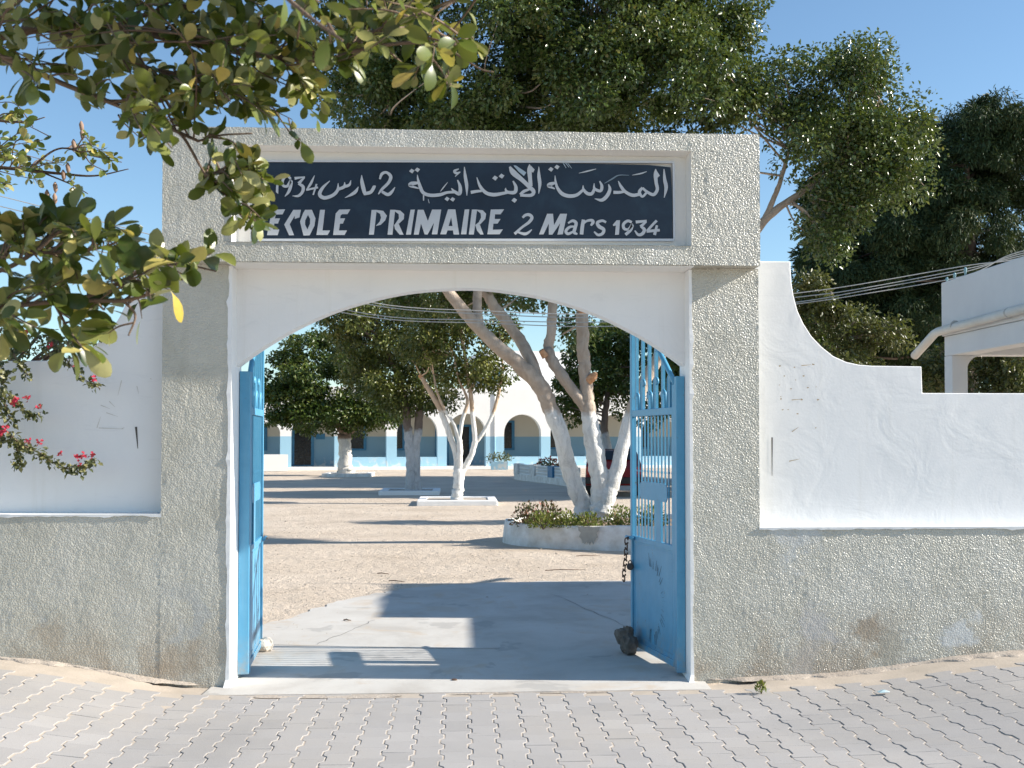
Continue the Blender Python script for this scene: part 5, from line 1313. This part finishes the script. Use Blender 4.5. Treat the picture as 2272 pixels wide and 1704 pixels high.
polyU1 = [(-60,-40),(700,-40),(740,60),(738,150),(735,220),(705,285),(640,275),(600,265),(560,300),(480,290),(430,330),(340,370),(300,330),(250,265),(170,225),(90,215),(40,195),(-60,180)]
cluster(b1, polyU1, 175, 0.052, (6, 9), .25, .42)
polyU1b = [(-60,-40),(420,-40),(600,60),(700,200),(560,260),(350,240),(120,190),(-60,150)]
cluster([], polyU1b, 0, .05)
b2 = [[(361,278,U-.05,.0045),(405,302,U-.1,.004),(457,388,U-.1,.0032),(515,447,U-.1,.0025),(560,490,U-.1,.002)], [(440,313,U-.1,.003),(490,300,U-.1,.0025),(560,296,U-.1,.002)],
      [(457,388,U-.1,.0025),(520,380,U-.1,.002),(585,420,U-.1,.0015)], [(600,230,U-.1,.002),(640,290,U-.1,.0018),(665,315,U-.1,.0015)]]
cluster(b2, [(430,300),(520,290),(585,350),(605,420),(610,490),(565,515),(500,480),(455,420)], 30, 0.050, (5, 8), .1, .22)
cluster([[(640,262,U-.1,.002),(650,300,U-.1,.0018),(668,318,U-.1,.0015)]], [(640,300),(690,300),(690,330),(640,340)], 1, 0.05, (3, 3), .03, .15)
b3 = [[(560,118,U-.05,.005),(700,135,U-.25,.005),(800,110,U-.3,.0045),(900,95,U-.35,.004),(1000,100,U-.35,.003),(1060,105,U-.35,.002)], [(760,112,U-.25,.004),(850,60,U-.3,.0035),(960,20,U-.3,.003),(1080,-20,U-.3,.0025)],
      [(930,97,U-.35,.003),(975,150,U-.35,.0022),(1000,190,U-.35,.0015)], [(980,98,U-.35,.0025),(1060,150,U-.35,.002),(1095,160,U-.35,.0015)]]
cluster(b3, [(650,-30),(900,-30),(1100,-30),(1080,30),(1090,90),(1085,150),(1020,110),(1000,200),(960,215),(900,170),(800,150),(700,150),(650,90)], 40, 0.053, (5, 8), .14, .28)
# nearer blurred spray at the top
b3n = [[(520,-120,1.75,.006),(620,-20,1.7,.004),(690,40,1.65,.003),(760,90,1.6,.002)]]
cluster(b3n, [(600,-20),(700,-10),(790,90),(740,120),(660,60)], 4, 0.045, (3, 5), .05, .15)
Lw = 2.55
b4 = [[(-300,690,Lw,.014),(-120,690,Lw,.010),(0,684,Lw,.007),(90,672,Lw,.006),(190,667,Lw,.0055),(274,667,Lw,.005),(340,650,Lw,.004)],
      [(-100,610,Lw,.007),(0,600,Lw,.006),(76,560,Lw,.005),(130,515,Lw,.004),(169,506,Lw,.0035)],
      [(170,668,Lw,.005),(260,630,Lw,.0045),(340,590,Lw,.004),(420,590,Lw,.003),(480,602,Lw,.002)],
      [(120,672,Lw,.004),(150,730,Lw,.003),(165,770,Lw,.002)], [(274,667,Lw,.004),(300,700,Lw,.003),(285,745,Lw,.002)],
      [(76,560,Lw,.004),(160,560,Lw,.0035),(240,545,Lw,.003),(280,520,Lw,.002)]]
cluster(b4, [(-60,490),(20,480),(80,470),(170,470),(215,500),(250,470),(305,515),(320,560),(390,545),(460,550),(495,590),(480,620),(420,640),(340,680),(310,715),(290,760),(240,740),(190,790),(100,760),(40,740),(-60,760)], 66, 0.062, (5, 8), .16, .3, 0.1)
# farther bough behind, smaller in the picture
Md = 4.6
b5 = [[(-200,360,Md,.012),(0,372,Md,.008),(130,385,Md,.006),(210,390,Md,.004),(285,375,Md,.002)], [(-100,250,Md,.008),(0,268,Md,.006),(60,270,Md,.004),(100,260,Md,.002)], [(60,380,Md,.005),(130,330,Md,.004),(200,345,Md,.003),(270,360,Md,.002)],
      [(100,385,Md,.004),(160,410,Md,.003),(195,430,Md,.002)]]
cluster(b5, [(-40,210),(40,205),(75,240),(60,275),(-40,275)], 8, 0.045, (5, 8), .15, .3)
cluster(b5[:1], [(-40,275),(60,270),(110,300),(120,360),(90,410),(-40,430)], 30, 0.045, (6, 9), .2, .3)
cluster(b5[2:3], [(130,320),(200,310),(290,360),(280,385),(140,380)], 13, 0.042, (5, 8), .15, .25)
cluster(b5[3:], [(150,395),(210,420),(200,450),(130,420)], 3, 0.035, (4, 6), .1, .2)
ST(bough.build("twigs", M['bark'], st, smooth=True))["kind"] = "stuff"
near.sort(key=lambda q: -q[0])
for (s_, mx, k) in near[:296]:
    o = bpy.data.objects.new("leaf", umesh[k]); C.objects.link(o); o.parent = st
    o.matrix_parent_inverse = Matrix.Translation(st.location).inverted(); o.matrix_basis = mx
mv, mf, tv = [], [], []
for (s_, mx, k) in near[296:]:
    v_, f_ = units[k]; b0 = len(mv); mm = np.array(mx)
    w_ = v_ @ mm[:3, :3].T + mm[:3, 3]; mv += [tuple(p) for p in w_]; mf += [tuple(b0+i for i in f) for f in f_]; tv += [random.random()]*len(v_)
me = bpy.data.meshes.new("leaf_mass"); me.from_pydata(mv, [], mf); me.polygons.foreach_set("use_smooth", [True]*len(mf))
a_ = me.attributes.new("tint", 'FLOAT', 'POINT'); a_.data.foreach_set("value", tv)
o = ST(link("leaf_mass", me, M['near_leaf_mass'], st)); o["kind"] = "stuff"
# rest of the crown above and left of the view
lobes = [((-0.9, 2.5, 3.75), (1.5, 1.0, .55), 60, 170), ((-2.2, 2.8, 3.3), (0.9, 1.2, .8), 30, 110), ((-0.05, 2.6, 3.27), (.5, .8, .28), 60, 260)]  # last lobe added out of view to shade the upper-left boughs
o, cs = make_crown(st, M['near_leaf_mass'], lobes, (0.058, 0.032), 0.24, 1.0, 0.3, 0.4, "crown"); ST(o); o["kind"] = "stuff"
# dry brown pods on the farther bough
for (x, y) in ((163,320),(150,372),(140,388),(122,415),(104,432),(121,440),(180,280),(182,298)):
    p = at(x, y, Md); mb = MB().tube([(p.x, p.y, p.z+.022), (p.x, p.y, p.z+.008), (p.x+.003, p.y, p.z-.012), (p.x+.002, p.y, p.z-.026)], [.003, .010, .009, .002], 7)
    ST(mb.build("pod", M['pod'], st, smooth=True))

# ================================================================== SMALL THINGS
def weed(px, py, h, n, label):
    g_ = gnd(px, py, 0.02); z = pave_z(g_.x, g_.y); t = empty("weed", (g_.x, g_.y, z)); tag(t, label, "weed")
    q = rand_dirs(n)*np.array([h*.35, h*.35, h*.45]); q[:, 2] = np.abs(q[:, 2])*1.6 + .004
    ln = np.full(n, h*.32); leaf_cloud("foliage", q, rand_dirs(n)*.6+np.array([0, 0, .9]), rand_dirs(n), ln, ln*.4, M['herb'], t, rng.random(n))
    mb = MB()
    for k in range(5): mb.tube([(0, 0, -.005), (random.uniform(-h, h)*.15, random.uniform(-h, h)*.15, h*.5), (random.uniform(-h, h)*.3, random.uniform(-h, h)*.3, h*.95)], [.0025, .002, .001], 4)
    mb.build("stems", M['bark'], t)
weed(1689, 1538, 0.085, 70, "small green weed at the foot of the right pillar")
weed(84, 1476, 0.05, 26, "tiny weed in the pavement at the far left")
g_ = gnd(1962, 1537, 0.06); mb = MB()
q = [(-.035, -.012, .002), (.03, -.016, .006), (.038, .012, .004), (-.01, .02, .014), (-.04, .012, .004), (0, 0, .018)]
mb.add(q + [(x*.95, y*.95, z-.0015) for x, y, z in q], [(0,1,5),(1,2,5),(2,3,5),(3,4,5),(4,0,5),(6,11,7),(7,11,8),(8,11,9),(9,11,10),(10,11,6)]); o = mb.build("wrapper", M['litter'])
o.location = (g_.x, g_.y, pave_z(g_.x, g_.y) + 0.012); tag(o, "crumpled pale turquoise wrapper on the pavers near the right wall", "litter")
# fallen twigs on the sand
for k, (x, y, a, L, lab) in enumerate(((1305,1235,.15,.34,"dry twig on the sand in front of the planter"), (1255,1267,.05,.5,"long dry twig on the sand above the gate shadow"), (850,1275,-.5,.16,"short dark twig on the sand left of the shadow"), (880,1292,-.45,.2,"short dry twig touching the edge of the gate shadow"), (770,1379,-.3,.07,"small stick on the concrete apron"))):
    g_ = gnd(x, y); z = 0.012; mb = MB(); mb.tube([(-L/2, 0, z), (-L/6, .012, z+.006), (L/5, -.008, z+.004), (L/2, .01, z-.002)], [.006, .006, .005, .002], 5)
    mb.tube([(L/6, 0, z+.004), (L/3.2, .05*L+.02, z)], [.004, .002], 4)
    o = mb.build("fallen_twig", M['bark']); o.location = (g_.x, g_.y, 0); o.rotation_euler.z = a; tag(o, lab, "twig", "fallen twigs on the ground")
# gravel and crumbs scattered over the yard
bm_v, bm_f = [], []
octa = np.array([(1,0,0),(0,1,0),(-1,0,0),(0,-1,0),(0,0,1),(0,0,-.4)]); of = [(0,1,4),(1,2,4),(2,3,4),(3,0,4),(1,0,5),(2,1,5),(3,2,5),(0,3,5)]
for k in range(3200):
    y = 8.2 + 20*random.random()**1.8; x = random.uniform(-3.2, 4.2)*(.5 + y/16)
    if -1.3 < x < 2.5 and y < 11.3 and random.random() < .9: continue
    if ((x-PCX)/(PRX+.1))**2 + ((y-PCY)/(PRY+.1))**2 < 1: continue
    s_ = random.uniform(.003, .012)*(1 + .8*(random.random() < .06)); q = octa*np.array([s_*random.uniform(.7, 1.4), s_*random.uniform(.7, 1.4), s_*.7]); a = random.random()*6.28
    R2 = np.array([[math.cos(a), -math.sin(a), 0], [math.sin(a), math.cos(a), 0], [0, 0, 1]]); q = q @ R2.T + np.array([x, y, 0.002 if y < 12.5 else 0.03*noise.noise((x*.35, y*.35, 0)) - .012])
    b0 = len(bm_v); bm_v += [tuple(p) for p in q]; bm_f += [tuple(b0+i for i in f) for f in of]
me = bpy.data.meshes.new("gravel"); me.from_pydata(bm_v, [], bm_f); o = link("gravel", me, M['dirt']); tag(o, "scattered pebbles and crumbs on the yard sand", "gravel", kind="stuff")
bpy.context.view_layer.update()
